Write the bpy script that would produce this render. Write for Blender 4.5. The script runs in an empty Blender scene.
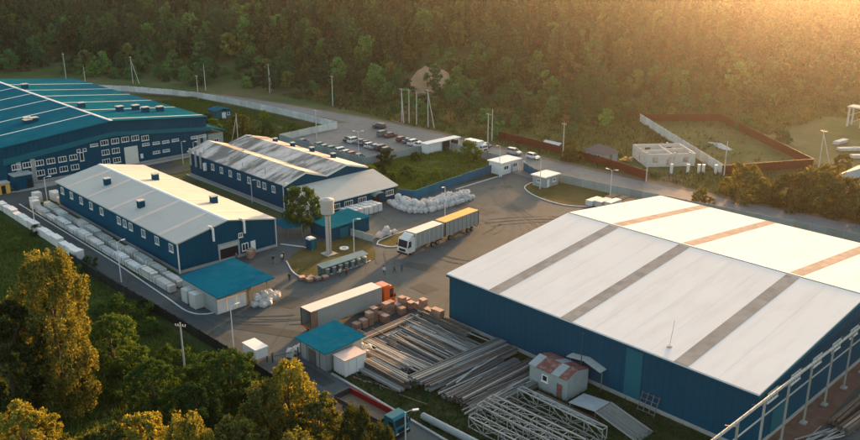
import bpy, bmesh, math, random
import numpy as np
from mathutils import Vector, Matrix

R = math.radians
S = bpy.context.scene
C = S.collection
random.seed(7)

# ------------------------------------------------------------------ camera, sky, sun, exposure
# World X and Y follow the walls of the works (all halls are parallel); the drone hovers at the origin, 56 m up.
cam = bpy.data.cameras.new('camera')
cam.sensor_width = 36.0
cam.lens = 841.0 / 860.0 * 36.0
cam.clip_start = 0.5
cam.clip_end = 9000
cam_ob = bpy.data.objects.new('camera', cam)
C.objects.link(cam_ob)
cam_ob.location = (0, 0, 56.0)
cam_ob.rotation_euler = (R(90 - 18.414), 0, R(46.437))
S.camera = cam_ob

SUN_EL, SUN_HEAD = 7.5, -22.0           # degrees above the horizon, degrees clockwise from +Y
world = bpy.data.worlds.new('World')
S.world = world
world.use_nodes = True
wn = world.node_tree
sky = wn.nodes.new('ShaderNodeTexSky')
sky.sky_type = 'NISHITA'
sky.sun_disc = False
sky.sun_elevation = R(SUN_EL)
sky.sun_rotation = R(SUN_HEAD)
sky.air_density = 1.0
sky.dust_density = 3.0
sky.ozone_density = 0.6
wn.links.new(sky.outputs[0], wn.nodes['Background'].inputs[0])
wn.nodes['Background'].inputs[1].default_value = 0.15

sd = Vector((math.sin(R(SUN_HEAD)) * math.cos(R(SUN_EL)), math.cos(R(SUN_HEAD)) * math.cos(R(SUN_EL)), math.sin(R(SUN_EL))))
sun = bpy.data.lights.new('sun', 'SUN')
sun.energy = 5.0
sun.angle = R(2.5)
sun.color = (1.0, 0.51, 0.20)
sun_ob = bpy.data.objects.new('sun', sun)
C.objects.link(sun_ob)
sun_ob.rotation_euler = sd.to_track_quat('Z', 'Y').to_euler()
sun_ob.location = (0, 0, 120)

S.view_settings.view_transform = 'Standard'
S.view_settings.look = 'None'
S.view_settings.gamma = 1.0
S.view_settings.exposure = 1.82
S.cycles.use_denoising = True
S.cycles.max_bounces = 5
S.cycles.diffuse_bounces = 3
S.cycles.glossy_bounces = 2
S.cycles.transmission_bounces = 2
S.cycles.transparent_max_bounces = 4
S.cycles.volume_bounces = 0
S.cycles.volume_step_rate = 4.0
S.cycles.caustics_reflective = False
S.cycles.caustics_refractive = False

# ------------------------------------------------------------------ pixel geometry of the photograph (survey helpers)
_F, _TH, _H, _AZ = 841.0, R(18.414), 56.0, R(46.437)
_c, _s = math.cos(_TH), math.sin(_TH)
_X = (math.cos(_AZ), -math.sin(_AZ)); _Y = (math.sin(_AZ), math.cos(_AZ))
def G(px, py, z=0.0):
    """where the photograph's point at height z stands on the site"""
    u = (px - 430) / _F; v = (220 - py) / _F
    d = (u, _c + v * _s, -_s + v * _c)
    t = (z - _H) / d[2]
    r, f = d[0] * t, d[1] * t
    return (r * _X[0] + f * _X[1], r * _Y[0] + f * _Y[1])
def to_RD(x, y):
    return (x * _X[0] + y * _Y[0], x * _X[1] + y * _Y[1])
def from_RD(r, d):
    return (r * _X[0] + d * _X[1], r * _Y[0] + d * _Y[1])

# ------------------------------------------------------------------ materials
MATS = {}
def _nt(name):
    m = bpy.data.materials.new(name); m.use_nodes = True
    nt = m.node_tree
    b = nt.nodes['Principled BSDF']
    b.inputs['Specular IOR Level'].default_value = 0.12
    return m, nt, b
def _noise(nt, scale, detail=4, rough=0.55, vec=None):
    n = nt.nodes.new('ShaderNodeTexNoise')
    n.inputs['Scale'].default_value = scale; n.inputs['Detail'].default_value = detail; n.inputs['Roughness'].default_value = rough
    if vec is not None: nt.links.new(vec, n.inputs['Vector'])
    return n
def _ramp(nt, src, stops):
    r = nt.nodes.new('ShaderNodeValToRGB')
    nt.links.new(src, r.inputs[0])
    els = r.color_ramp.elements
    while len(els) < len(stops): els.new(0.5)
    for e, (p, c) in zip(els, stops):
        e.position = p; e.color = (*c, 1) if len(c) == 3 else c
    return r
def _mix(nt, fac, a, b, mode='MIX'):
    m = nt.nodes.new('ShaderNodeMix'); m.data_type = 'RGBA'; m.blend_type = mode
    for s, v in ((m.inputs[0], fac), (m.inputs[6], a), (m.inputs[7], b)):
        if hasattr(v, 'links') or hasattr(v, 'is_linked'): nt.links.new(v, s)
        elif isinstance(v, (int, float)): s.default_value = v
        else: s.default_value = (*v, 1)
    return m.outputs[2]
def _pos(nt):
    return nt.nodes.new('ShaderNodeNewGeometry').outputs['Position']
def mat(name, col, rough=0.6, metal=0.0, var=0.18, scale=0.35, dirt=None, dirt_amt=0.35, bump=0.0, bscale=4.0, rnd=0.0, ribs=None, spec=0.12, streak=False):
    if name in MATS: return MATS[name]
    m, nt, b = _nt(name)
    p = _pos(nt)
    n1 = _noise(nt, scale, 5, 0.6, p); n2 = _noise(nt, scale * 9, 3, 0.6, p)
    lo = tuple(c * (1 - var) for c in col); hi = tuple(min(1, c * (1 + var)) for c in col)
    c1 = _ramp(nt, n1.outputs[0], [(0.3, lo), (0.7, hi)]).outputs[0]
    c2 = _mix(nt, 0.35, c1, _mix(nt, n2.outputs[0], lo, hi))
    if dirt is not None:
        pd = p
        if streak:
            mp = nt.nodes.new('ShaderNodeMapping'); nt.links.new(p, mp.inputs[0]); mp.inputs['Scale'].default_value = (2.6, 0.35, 1); pd = mp.outputs[0]
        n3 = _noise(nt, scale * 2.3, 6, 0.65, pd)
        f = _ramp(nt, n3.outputs[0], [(0.48, (0, 0, 0)), (0.75, (dirt_amt,) * 3)])
        c2 = _mix(nt, f.outputs[0], c2, dirt)
    if rnd:
        oi = nt.nodes.new('ShaderNodeObjectInfo')
        rr = _ramp(nt, oi.outputs['Random'], [(0, (1 - rnd,) * 3), (1, (1 + rnd * 0.6,) * 3)])
        c2 = _mix(nt, 1.0, c2, rr.outputs[0], 'MULTIPLY')
    nt.links.new(c2, b.inputs['Base Color'])
    b.inputs['Roughness'].default_value = rough
    b.inputs['Metallic'].default_value = metal
    b.inputs['Specular IOR Level'].default_value = spec
    if ribs:
        sx = nt.nodes.new('ShaderNodeSeparateXYZ'); nt.links.new(p, sx.inputs[0])
        ad = nt.nodes.new('ShaderNodeMath'); ad.operation = 'ADD'
        nt.links.new(sx.outputs[0], ad.inputs[0])
        if ribs[1] == 'xy': nt.links.new(sx.outputs[1], ad.inputs[1])
        else: ad.inputs[1].default_value = 0
        mu = nt.nodes.new('ShaderNodeMath'); mu.operation = 'MULTIPLY'; nt.links.new(ad.outputs[0], mu.inputs[0]); mu.inputs[1].default_value = 2 * math.pi / ribs[0]
        si = nt.nodes.new('ShaderNodeMath'); si.operation = 'SINE'; nt.links.new(mu.outputs[0], si.inputs[0])
        fl_ = _ramp(nt, si.outputs[0], [(0.90, (1, 1, 1)), (0.985, (0.80, 0.80, 0.80))])
        nt.links.new(_mix(nt, 1.0, c2, fl_.outputs[0], 'MULTIPLY'), b.inputs['Base Color'])
        bp = nt.nodes.new('ShaderNodeBump'); bp.inputs['Strength'].default_value = ribs[2]; bp.inputs['Distance'].default_value = 0.04
        nt.links.new(si.outputs[0], bp.inputs['Height']); nt.links.new(bp.outputs[0], b.inputs['Normal'])
    elif bump:
        nb = _noise(nt, bscale, 4, 0.6, p)
        bp = nt.nodes.new('ShaderNodeBump'); bp.inputs['Strength'].default_value = bump; bp.inputs['Distance'].default_value = 0.1
        nt.links.new(nb.outputs[0], bp.inputs['Height']); nt.links.new(bp.outputs[0], b.inputs['Normal'])
    MATS[name] = m
    return m

def leaf_mat(name, dark, light, trans=0.45, tint=(1.0, 0.85, 0.3), warm=0.0):
    m = bpy.data.materials.new(name); m.use_nodes = True
    nt = m.node_tree; nt.nodes.clear()
    out = nt.nodes.new('ShaderNodeOutputMaterial')
    g = nt.nodes.new('ShaderNodeNewGeometry'); oi = nt.nodes.new('ShaderNodeObjectInfo')
    c = _ramp(nt, g.outputs['Random Per Island'], [(0, dark), (1, light)]).outputs[0]
    rr = _ramp(nt, oi.outputs['Random'], [(0, (0.30, 0.42, 0.48)), (0.35, (0.65, 0.8, 0.78)), (0.7, (1.1, 1.15, 0.95)), (1, (1.9, 1.8, 1.0))])
    c = _mix(nt, 1.0, c, rr.outputs[0], 'MULTIPLY')
    d = nt.nodes.new('ShaderNodeBsdfDiffuse'); nt.links.new(c, d.inputs[0])
    t = nt.nodes.new('ShaderNodeBsdfTranslucent'); nt.links.new(_mix(nt, 1.0, c, tint, 'MULTIPLY'), t.inputs[0])
    mx = nt.nodes.new('ShaderNodeMixShader'); mx.inputs[0].default_value = trans
    nt.links.new(d.outputs[0], mx.inputs[1]); nt.links.new(t.outputs[0], mx.inputs[2])
    nt.links.new(mx.outputs[0], out.inputs[0])
    MATS[name] = m
    return m

M = {}
M['wall_blue'] = mat('blue_cladding', (0.001, 0.064, 0.115), 0.7, 0.0, 0.12, 0.08, spec=0.03, dirt=(0.010, 0.09, 0.145), dirt_amt=0.5, ribs=(1.0, 'xy', 0.25))
M['wall_navy'] = mat('navy_cladding', (0.001, 0.062, 0.112), 0.7, 0.0, 0.12, 0.08, spec=0.03, dirt=(0.02, 0.08, 0.12), dirt_amt=0.3, ribs=(1.0, 'xy', 0.3))
M['wall_band'] = mat('light_blue_cladding', (0.008, 0.12, 0.165), 0.5, 0, 0.1, 0.1)
M['teal_roof'] = mat('teal_roof_sheet', (0.004, 0.105, 0.158), 0.8, 0.0, 0.10, 0.12, spec=0.0, dirt=(0.03, 0.15, 0.17), dirt_amt=0.6, ribs=(0.6, 'x', 0.2))
M['shed_roof'] = mat('bright_teal_roof_sheet', (0.003, 0.105, 0.175), 0.8, 0.0, 0.10, 0.3, spec=0.0, dirt=(0.03, 0.14, 0.18), dirt_amt=0.6, ribs=(0.5, 'x', 0.25))
M['white_roof'] = mat('white_membrane', (0.85, 0.785, 0.71), 0.8, spec=0.0, metal=0.0, var=0.05, scale=0.10, dirt=(0.68, 0.60, 0.53), dirt_amt=0.45, streak=True)
M['grey_roof'] = mat('grey_roof_sheet', (0.47, 0.465, 0.42), 0.6, 0.0, 0.07, 0.08, dirt=(0.36, 0.355, 0.32), dirt_amt=0.5, ribs=(0.8, 'x', 0.15))
M['pale_strip'] = mat('pale_roof_strip', (0.62, 0.50, 0.42), 0.5, 0, 0.08, 0.5)
M['white_trim'] = mat('white_metal_trim', (0.75, 0.74, 0.70), 0.5, 0, 0.06, 0.5)
M['white_paint'] = mat('white_paint', (0.74, 0.72, 0.68), 0.6, 0, 0.08, 0.8, dirt=(0.4, 0.38, 0.33), dirt_amt=0.3)
M['glass'] = mat('dark_window_glass', (0.015, 0.022, 0.03), 0.12, 0, 0.2, 0.5, spec=0.5)
M['concrete'] = mat('concrete', (0.36, 0.34, 0.31), 0.85, 0, 0.14, 0.4, dirt=(0.2, 0.19, 0.16), dirt_amt=0.4, bump=0.2)
M['fence_conc'] = mat('pale_concrete_panel', (0.62, 0.61, 0.56), 0.85, 0, 0.12, 0.3, dirt=(0.3, 0.3, 0.25), dirt_amt=0.4, rnd=0.18)
M['fence_grey'] = mat('grey_green_concrete_panel', (0.30, 0.34, 0.32), 0.85, 0, 0.12, 0.3, dirt=(0.22, 0.23, 0.2), dirt_amt=0.4, rnd=0.15)
M['fence_blue'] = mat('blue_fence_sheet', (0.008, 0.12, 0.20), 0.5, 0, 0.1, 0.3, rnd=0.12)
M['fence_red'] = mat('brown_red_fence_sheet', (0.10, 0.022, 0.014), 0.6, 0, 0.15, 0.3, rnd=0.15)
M['fence_dark'] = mat('dark_fence_sheet', (0.016, 0.024, 0.022), 0.7, 0, 0.2, 0.3, rnd=0.2)
M['kerb'] = mat('whitewashed_kerb', (0.66, 0.64, 0.60), 0.8, 0, 0.1, 1.2, dirt=(0.3, 0.28, 0.25), dirt_amt=0.5)
M['kerb_grey'] = mat('grey_kerb', (0.40, 0.39, 0.36), 0.85, 0, 0.15, 0.8)
M['wrap'] = mat('white_wrap', (0.62, 0.60, 0.56), 0.45, 0, 0.08, 1.0, dirt=(0.5, 0.48, 0.44), dirt_amt=0.3, bump=0.35, bscale=6, rnd=0.12)
M['bag'] = mat('white_woven_bag', (0.60, 0.58, 0.55), 0.8, 0, 0.07, 1.2, dirt=(0.50, 0.40, 0.32), dirt_amt=0.35, bump=0.4, bscale=5, rnd=0.12)
M['panel_pack'] = mat('wrapped_panel_pack', (0.58, 0.57, 0.52), 0.6, 0, 0.12, 0.6, dirt=(0.3, 0.29, 0.26), dirt_amt=0.4, rnd=0.28)
M['timber'] = mat('weathered_timber', (0.24, 0.17, 0.11), 0.85, 0, 0.25, 1.5, rnd=0.2)
M['brick_pack'] = mat('brick_pack', (0.34, 0.20, 0.145), 0.85, 0, 0.2, 1.5, dirt=(0.30, 0.17, 0.12), dirt_amt=0.5, rnd=0.3)
M['brick_top'] = mat('brick_pack_top_sheet', (0.46, 0.32, 0.24), 0.7, 0, 0.15, 1.5, rnd=0.25)
M['steel'] = mat('galvanised_steel', (0.23, 0.225, 0.205), 0.5, 0.15, 0.18, 0.8, dirt=(0.26, 0.19, 0.13), dirt_amt=0.4, rnd=0.42)
M['steel_pale'] = mat('pale_primed_steel', (0.36, 0.35, 0.315), 0.55, 0.0, 0.12, 0.8, dirt=(0.34, 0.28, 0.22), dirt_amt=0.4, rnd=0.2)
M['steel_rusty'] = mat('rust_stained_steel', (0.115, 0.085, 0.065), 0.7, 0.0, 0.25, 0.8, dirt=(0.22, 0.20, 0.17), dirt_amt=0.6, rnd=0.35)
M['steel_dull'] = mat('dull_grey_steel', (0.13, 0.132, 0.125), 0.6, 0.0, 0.2, 0.8, rnd=0.4)
M['steel_dark'] = mat('dark_steel', (0.07, 0.07, 0.07), 0.6, 0.3, 0.2, 0.8, rnd=0.3)
M['rust'] = mat('rusty_roof_sheet', (0.20, 0.075, 0.055), 0.8, 0, 0.25, 0.8, dirt=(0.32, 0.30, 0.28), dirt_amt=0.8)
M['grey_metal'] = mat('grey_sheet_metal', (0.33, 0.36, 0.35), 0.6, 0.0, 0.12, 0.6, dirt=(0.22, 0.17, 0.13), dirt_amt=0.4)
M['tank'] = mat('tank_paint', (0.46, 0.42, 0.38), 0.6, 0, 0.08, 0.6, dirt=(0.42, 0.33, 0.26), dirt_amt=0.45)
M['tyre'] = mat('tyre_rubber', (0.015, 0.015, 0.015), 0.85)
M['rim'] = mat('wheel_rim', (0.35, 0.35, 0.35), 0.4, 0.5)
M['chassis'] = mat('chassis_black', (0.02, 0.02, 0.022), 0.7)
M['orange'] = mat('orange_truck_paint', (0.62, 0.115, 0.020), 0.35, 0, 0.08, 1.0, spec=0.5)
M['red'] = mat('red_truck_paint', (0.24, 0.018, 0.016), 0.5, 0, 0.1, 1.0)
M['teal_paint'] = mat('teal_cab_paint', (0.015, 0.15, 0.185), 0.4, 0, 0.1, 1.0)
M['curtain_grey'] = mat('grey_curtain_and_shade', (0.30, 0.31, 0.29), 0.6, 0, 0.06, 0.6, dirt=(0.2, 0.2, 0.18), dirt_amt=0.35)
M['curtain_top'] = mat('white_trailer_roof', (0.70, 0.64, 0.56), 0.6, 0, 0.06, 0.6, dirt=(0.5, 0.45, 0.38), dirt_amt=0.3)
M['orange_top'] = mat('orange_tarpaulin', (0.72, 0.40, 0.10), 0.6, 0, 0.08, 0.6)
M['truck_white'] = mat('truck_white_paint', (0.68, 0.66, 0.62), 0.35, 0, 0.05, 0.8, spec=0.5)
M['lamp_glass'] = mat('headlight_glass', (0.6, 0.6, 0.58), 0.15, 0, 0.05, spec=0.5)
M['tail_red'] = mat('tail_light_red', (0.35, 0.01, 0.01), 0.3)
M['bark'] = mat('bark', (0.10, 0.075, 0.055), 0.9, 0, 0.3, 1.5)
M['birch'] = mat('pale_bark', (0.32, 0.28, 0.24), 0.9, 0, 0.3, 1.5)
M['pole'] = mat('concrete_pole', (0.52, 0.50, 0.46), 0.85, 0, 0.12, 0.7)
M['lamp_post'] = mat('lamp_post_paint', (0.62, 0.61, 0.58), 0.5, 0, 0.08, 0.7)
M['soil'] = mat('bare_soil', (0.17, 0.115, 0.075), 0.95, 0, 0.25, 0.25, dirt=(0.26, 0.19, 0.13), dirt_amt=0.7, bump=0.6, bscale=1.2)
M['red_soil'] = mat('reddish_soil', (0.15, 0.085, 0.06), 0.95, 0, 0.25, 0.3, dirt=(0.20, 0.15, 0.11), dirt_amt=0.7, bump=0.5, bscale=1.5)
M['skin'] = mat('skin', (0.45, 0.27, 0.19), 0.6)
M['hair'] = mat('hair', (0.03, 0.02, 0.015), 0.8)
M['blockwork'] = mat('white_blockwork', (0.66, 0.58, 0.50), 0.9, 0, 0.1, 0.7, dirt=(0.42, 0.34, 0.27), dirt_amt=0.4)
M['house_roof'] = mat('grey_brown_house_roof', (0.15, 0.12, 0.105), 0.8, 0, 0.15, 0.5)
M['shelter'] = mat('green_grey_plastic_sheet', (0.14, 0.22, 0.22), 0.35, 0, 0.15, 0.5, dirt=(0.22, 0.27, 0.26), dirt_amt=0.5)

def weathered_roof():
    m, nt, b = _nt('weathered_roof'); p = _pos(nt)
    mp = nt.nodes.new('ShaderNodeMapping'); nt.links.new(p, mp.inputs[0]); mp.inputs['Scale'].default_value = (0.30, 0.085, 0.2); mp.inputs['Rotation'].default_value = (0, 0, 0.35)
    n = _noise(nt, 1.0, 6, 0.62, mp.outputs[0]); n2 = _noise(nt, 0.9, 5, 0.7, p)
    c = _ramp(nt, n.outputs[0], [(0.40, (0.17, 0.165, 0.145)), (0.46, (0.27, 0.26, 0.23)), (0.49, (0.50, 0.44, 0.39)), (0.62, (0.68, 0.60, 0.53))]).outputs[0]
    f = _ramp(nt, n2.outputs[0], [(0.5, (0, 0, 0)), (0.72, (0.6, 0.6, 0.6))]).outputs[0]
    c = _mix(nt, f, c, (0.36, 0.21, 0.15))
    nt.links.new(c, b.inputs['Base Color']); b.inputs['Roughness'].default_value = 0.75
    return m
M['weathered'] = weathered_roof()

def skylight_mat():
    m, nt, b = _nt('brown_roof_light_sheet'); p = _pos(nt)
    sx = nt.nodes.new('ShaderNodeSeparateXYZ'); nt.links.new(p, sx.inputs[0])
    cb = nt.nodes.new('ShaderNodeCombineXYZ')
    fl = nt.nodes.new('ShaderNodeMath'); fl.operation = 'MULTIPLY'; nt.links.new(sx.outputs[1], fl.inputs[0]); fl.inputs[1].default_value = 0.75
    f2 = nt.nodes.new('ShaderNodeMath'); f2.operation = 'FLOOR'; nt.links.new(fl.outputs[0], f2.inputs[0])
    nt.links.new(f2.outputs[0], cb.inputs[1])
    fx = nt.nodes.new('ShaderNodeMath'); fx.operation = 'MULTIPLY'; nt.links.new(sx.outputs[0], fx.inputs[0]); fx.inputs[1].default_value = 1.1
    f3 = nt.nodes.new('ShaderNodeMath'); f3.operation = 'FLOOR'; nt.links.new(fx.outputs[0], f3.inputs[0]); nt.links.new(f3.outputs[0], cb.inputs[0])
    wn_ = nt.nodes.new('ShaderNodeTexWhiteNoise'); nt.links.new(cb.outputs[0], wn_.inputs['Vector'])
    c = _ramp(nt, wn_.outputs[0], [(0, (0.32, 0.275, 0.23)), (1, (0.42, 0.36, 0.305))]).outputs[0]
    n = _noise(nt, 0.6, 4, 0.6, p)
    c = _mix(nt, _ramp(nt, n.outputs[0], [(0.4, (0, 0, 0)), (0.8, (0.6, 0.6, 0.6))]).outputs[0], c, (0.46, 0.40, 0.34))
    nt.links.new(c, b.inputs['Base Color']); b.inputs['Roughness'].default_value = 0.8; b.inputs['Specular IOR Level'].default_value = 0.0
    return m
M['skylight'] = skylight_mat()

def asphalt(name, base, dusty, tracks=True):
    m, nt, b = _nt(name); p = _pos(nt)
    n1 = _noise(nt, 0.035, 5, 0.6, p); n2 = _noise(nt, 0.35, 6, 0.65, p); n3 = _noise(nt, 3.0, 4, 0.7, p)
    c = _ramp(nt, n1.outputs[0], [(0.35, base), (0.65, dusty)]).outputs[0]
    d2 = tuple(x * 0.72 for x in base)
    c = _mix(nt, _ramp(nt, n2.outputs[0], [(0.48, (0, 0, 0)), (0.72, (0.7, 0.7, 0.7))]).outputs[0], c, d2)
    c = _mix(nt, 0.28, c, _mix(nt, n3.outputs[0], tuple(x * 0.5 for x in base), tuple(x * 1.6 for x in dusty)))
    v = nt.nodes.new('ShaderNodeTexVoronoi'); v.feature = 'DISTANCE_TO_EDGE'; v.inputs['Scale'].default_value = 0.09
    mw = _noise(nt, 0.2, 4, 0.6, p)
    vv = _mix(nt, 0.25, p, mw.outputs[1], 'LINEAR_LIGHT'); nt.links.new(vv, v.inputs['Vector'])
    c = _mix(nt, _ramp(nt, v.outputs[0], [(0.0, (0.45, 0.45, 0.45)), (0.012, (0, 0, 0))]).outputs[0], c, tuple(x * 0.45 for x in base))
    nt.links.new(c, b.inputs['Base Color']); b.inputs['Roughness'].default_value = 0.85
    bp = nt.nodes.new('ShaderNodeBump'); bp.inputs['Strength'].default_value = 0.3; bp.inputs['Distance'].default_value = 0.05
    nt.links.new(n3.outputs[0], bp.inputs['Height']); nt.links.new(bp.outputs[0], b.inputs['Normal'])
    return m
M['yard'] = asphalt('worn_yard_asphalt', (0.062, 0.076, 0.077), (0.096, 0.114, 0.113))
M['road'] = asphalt('road_asphalt', (0.15, 0.155, 0.15), (0.21, 0.212, 0.203), False)
M['lane'] = asphalt('service_lane_asphalt', (0.050, 0.062, 0.063), (0.074, 0.088, 0.088), False)

def ground_mat(name, stops, scale=0.03, bump=0.8):
    m, nt, b = _nt(name); p = _pos(nt)
    n1 = _noise(nt, scale, 6, 0.62, p); n2 = _noise(nt, scale * 14, 5, 0.7, p)
    c = _ramp(nt, n1.outputs[0], stops).outputs[0]
    c = _mix(nt, 0.55, c, _mix(nt, n2.outputs[0], (0.2, 0.2, 0.2), (1.5, 1.5, 1.4)), 'MULTIPLY')
    nt.links.new(c, b.inputs['Base Color']); b.inputs['Roughness'].default_value = 1.0; b.inputs['Specular IOR Level'].default_value = 0.05
    bp = nt.nodes.new('ShaderNodeBump'); bp.inputs['Strength'].default_value = bump; bp.inputs['Distance'].default_value = 0.5
    nt.links.new(n2.outputs[0], bp.inputs['Height']); nt.links.new(bp.outputs[0], b.inputs['Normal'])
    return m
M['terrain'] = ground_mat('meadow_ground', [(0.3, (0.05, 0.085, 0.032)), (0.45, (0.085, 0.115, 0.042)), (0.56, (0.13, 0.13, 0.06)), (0.7, (0.18, 0.155, 0.09))])
M['lawn'] = ground_mat('dry_lawn', [(0.3, (0.07, 0.075, 0.022)), (0.5, (0.11, 0.095, 0.035)), (0.7, (0.16, 0.12, 0.055))], 0.15, 0.5)
M['weeds'] = ground_mat('weedy_ground', [(0.3, (0.03, 0.045, 0.018)), (0.5, (0.055, 0.065, 0.026)), (0.65, (0.10, 0.085, 0.05)), (0.75, (0.15, 0.12, 0.085))], 0.12, 0.8)
M['rough_grass'] = ground_mat('rough_grass_ground', [(0.3, (0.03, 0.058, 0.018)), (0.55, (0.065, 0.095, 0.03)), (0.75, (0.11, 0.11, 0.04))], 0.08, 1.0)
M['sand'] = ground_mat('sand_slope', [(0.3, (0.36, 0.22, 0.12)), (0.7, (0.52, 0.34, 0.20))], 0.1, 0.6)

leaf_mat('leaf_gold', (0.055, 0.078, 0.030), (0.23, 0.205, 0.070), 0.45)
leaf_mat('leaf_green', (0.049, 0.101, 0.032), (0.149, 0.203, 0.054), 0.4)
leaf_mat('leaf_dark', (0.031, 0.070, 0.028), (0.091, 0.140, 0.045), 0.3)
leaf_mat('leaf_pine', (0.014, 0.028, 0.014), (0.045, 0.058, 0.022), 0.3)
leaf_mat('leaf_brown', (0.083, 0.084, 0.033), (0.255, 0.217, 0.075), 0.4)
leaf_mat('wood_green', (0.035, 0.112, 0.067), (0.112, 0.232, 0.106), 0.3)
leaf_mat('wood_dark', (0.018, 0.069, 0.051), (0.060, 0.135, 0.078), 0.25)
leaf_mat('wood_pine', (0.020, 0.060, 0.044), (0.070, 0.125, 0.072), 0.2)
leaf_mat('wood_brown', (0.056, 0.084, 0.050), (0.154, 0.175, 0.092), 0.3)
leaf_mat('leaf_meadow', (0.10, 0.11, 0.045), (0.24, 0.22, 0.095), 0.4)
leaf_mat('leaf_dry', (0.10, 0.075, 0.040), (0.19, 0.145, 0.075), 0.35)

# ------------------------------------------------------------------ object helpers
OFF = {}
ORD = ('first', 'second', 'third', 'fourth', 'fifth', 'sixth', 'seventh', 'eighth', 'ninth', 'tenth', 'eleventh', 'twelfth', 'thirteenth', 'fourteenth', 'fifteenth', 'sixteenth')
def tag(o, label=None, cat=None, group=None, kind=None):
    if label: o['label'] = label
    if cat: o['category'] = cat
    if group: o['group'] = group
    if kind: o['kind'] = kind
    return o
def thing(name, loc, label, cat, group=None, rz=0.0):
    o = bpy.data.objects.new(name, None); C.objects.link(o)
    o.location = loc; o.rotation_euler = (0, 0, rz); o.empty_display_size = 0.5
    OFF[o.name] = Vector(loc)
    return tag(o, label, cat, group)
class MB:
    def __init__(s): s.v = []; s.f = []; s.m = []
    def add(s, vs, fs, mi=0):
        b = len(s.v); s.v += [tuple(v) for v in vs]
        s.f += [tuple(b + i for i in f) for f in fs]; s.m += [mi] * len(fs)
        return s
    def box(s, x0, y0, z0, x1, y1, z1, mi=0):
        return s.add([(x0, y0, z0), (x1, y0, z0), (x1, y1, z0), (x0, y1, z0), (x0, y0, z1), (x1, y0, z1), (x1, y1, z1), (x0, y1, z1)],
                     [(0, 3, 2, 1), (4, 5, 6, 7), (0, 1, 5, 4), (1, 2, 6, 5), (2, 3, 7, 6), (3, 0, 4, 7)], mi)
    def cbox(s, cx, cy, cz, sx, sy, sz, mi=0):
        return s.box(cx - sx / 2, cy - sy / 2, cz - sz / 2, cx + sx / 2, cy + sy / 2, cz + sz / 2, mi)
    def bar(s, p, q, w, h=None, mi=0):
        """a square bar from p to q"""
        h = h or w; p = Vector(p); q = Vector(q); d = (q - p).normalized()
        up = Vector((0, 0, 1)) if abs(d.z) < 0.95 else Vector((0, 1, 0))
        a = d.cross(up).normalized() * w / 2; b = a.cross(d).normalized() * h / 2
        vs = [p - a - b, p + a - b, p + a + b, p - a + b, q - a - b, q + a - b, q + a + b, q - a + b]
        return s.add(vs, [(0, 3, 2, 1), (4, 5, 6, 7), (0, 1, 5, 4), (1, 2, 6, 5), (2, 3, 7, 6), (3, 0, 4, 7)], mi)
    def tube(s, pts, rs, n=8, mi=0, cap=True):
        pts = [Vector(p) for p in pts]
        if not hasattr(rs, '__len__'): rs = [rs] * len(pts)
        b = len(s.v); k = len(pts)
        for i, p in enumerate(pts):
            d = (pts[min(i + 1, k - 1)] - pts[max(i - 1, 0)]).normalized()
            up = Vector((0, 0, 1)) if abs(d.z) < 0.9 else Vector((1, 0, 0))
            a = d.cross(up).normalized(); c = d.cross(a).normalized()
            for j in range(n):
                t = 2 * math.pi * j / n
                s.v.append(tuple(p + (a * math.cos(t) + c * math.sin(t)) * rs[i]))
        for i in range(k - 1):
            for j in range(n):
                j2 = (j + 1) % n
                s.f.append((b + i * n + j, b + i * n + j2, b + (i + 1) * n + j2, b + (i + 1) * n + j)); s.m.append(mi)
        if cap:
            s.f.append(tuple(b + j for j in range(n))); s.f.append(tuple(b + (k - 1) * n + j for j in reversed(range(n)))); s.m += [mi, mi]
        return s
    def prism(s, poly, ax, a0, a1, mi=0):
        """extrude a polygon given in the plane across axis ax (0: (y,z), 1: (x,z), 2: (x,y)) from a0 to a1"""
        def P(a, q):
            return (a, q[0], q[1]) if ax == 0 else ((q[0], a, q[1]) if ax == 1 else (q[0], q[1], a))
        n = len(poly)
        vs = [P(a0, q) for q in poly] + [P(a1, q) for q in poly]
        fs = [tuple(range(n)), tuple(range(2 * n - 1, n - 1, -1))] + [(i, i + n, (i + 1) % n + n, (i + 1) % n) for i in range(n)]
        return s.add(vs, fs, mi)
    def mesh(s, name, mats, smooth=False):
        me = bpy.data.meshes.new(name)
        me.from_pydata(s.v, [], s.f)
        for m in (mats if isinstance(mats, (list, tuple)) else [mats]): me.materials.append(m)
        me.polygons.foreach_set('material_index', s.m)
        bm = bmesh.new(); bm.from_mesh(me); bmesh.ops.recalc_face_normals(bm, faces=bm.faces); bm.to_mesh(me); bm.free()
        if smooth: me.polygons.foreach_set('use_smooth', [True] * len(me.polygons))
        me.update()
        return me
    def build(s, name, mats, parent=None, world=True, smooth=False, loc=None):
        """world: the coordinates are the site's, and are moved to the parent's own frame"""
        if parent is not None and world:
            o_ = OFF.get(parent.name, Vector((0, 0, 0)))
            s.v = [(v[0] - o_.x, v[1] - o_.y, v[2] - o_.z) for v in s.v]
        return put(name, s.mesh(name, mats, smooth), parent, loc)
def put(name, me, parent=None, loc=None, rz=0.0):
    o = bpy.data.objects.new(name, me); C.objects.link(o)
    if parent is not None:
        o.parent = parent
        OFF[o.name] = OFF.get(parent.name, Vector((0, 0, 0)))
    if loc is not None: o.location = loc
    if rz: o.rotation_euler = (0, 0, rz)
    return o
def copy_tree(o, parent=None):
    c = o.copy(); C.objects.link(c); c.parent = parent
    for k in ('label', 'group', 'category'):
        pass
    for ch in list(o.children): copy_tree(ch, c)
    return c
def place(proto, used, loc, rz=0.0, label=None, group=None, scale=None):
    o = proto if not used else copy_tree(proto)
    o.location = loc; o.rotation_euler = (0, 0, rz)
    if scale is not None: o.scale = scale if hasattr(scale, '__len__') else (scale,) * 3
    if label: o['label'] = label
    if group: o['group'] = group
    return o
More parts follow.
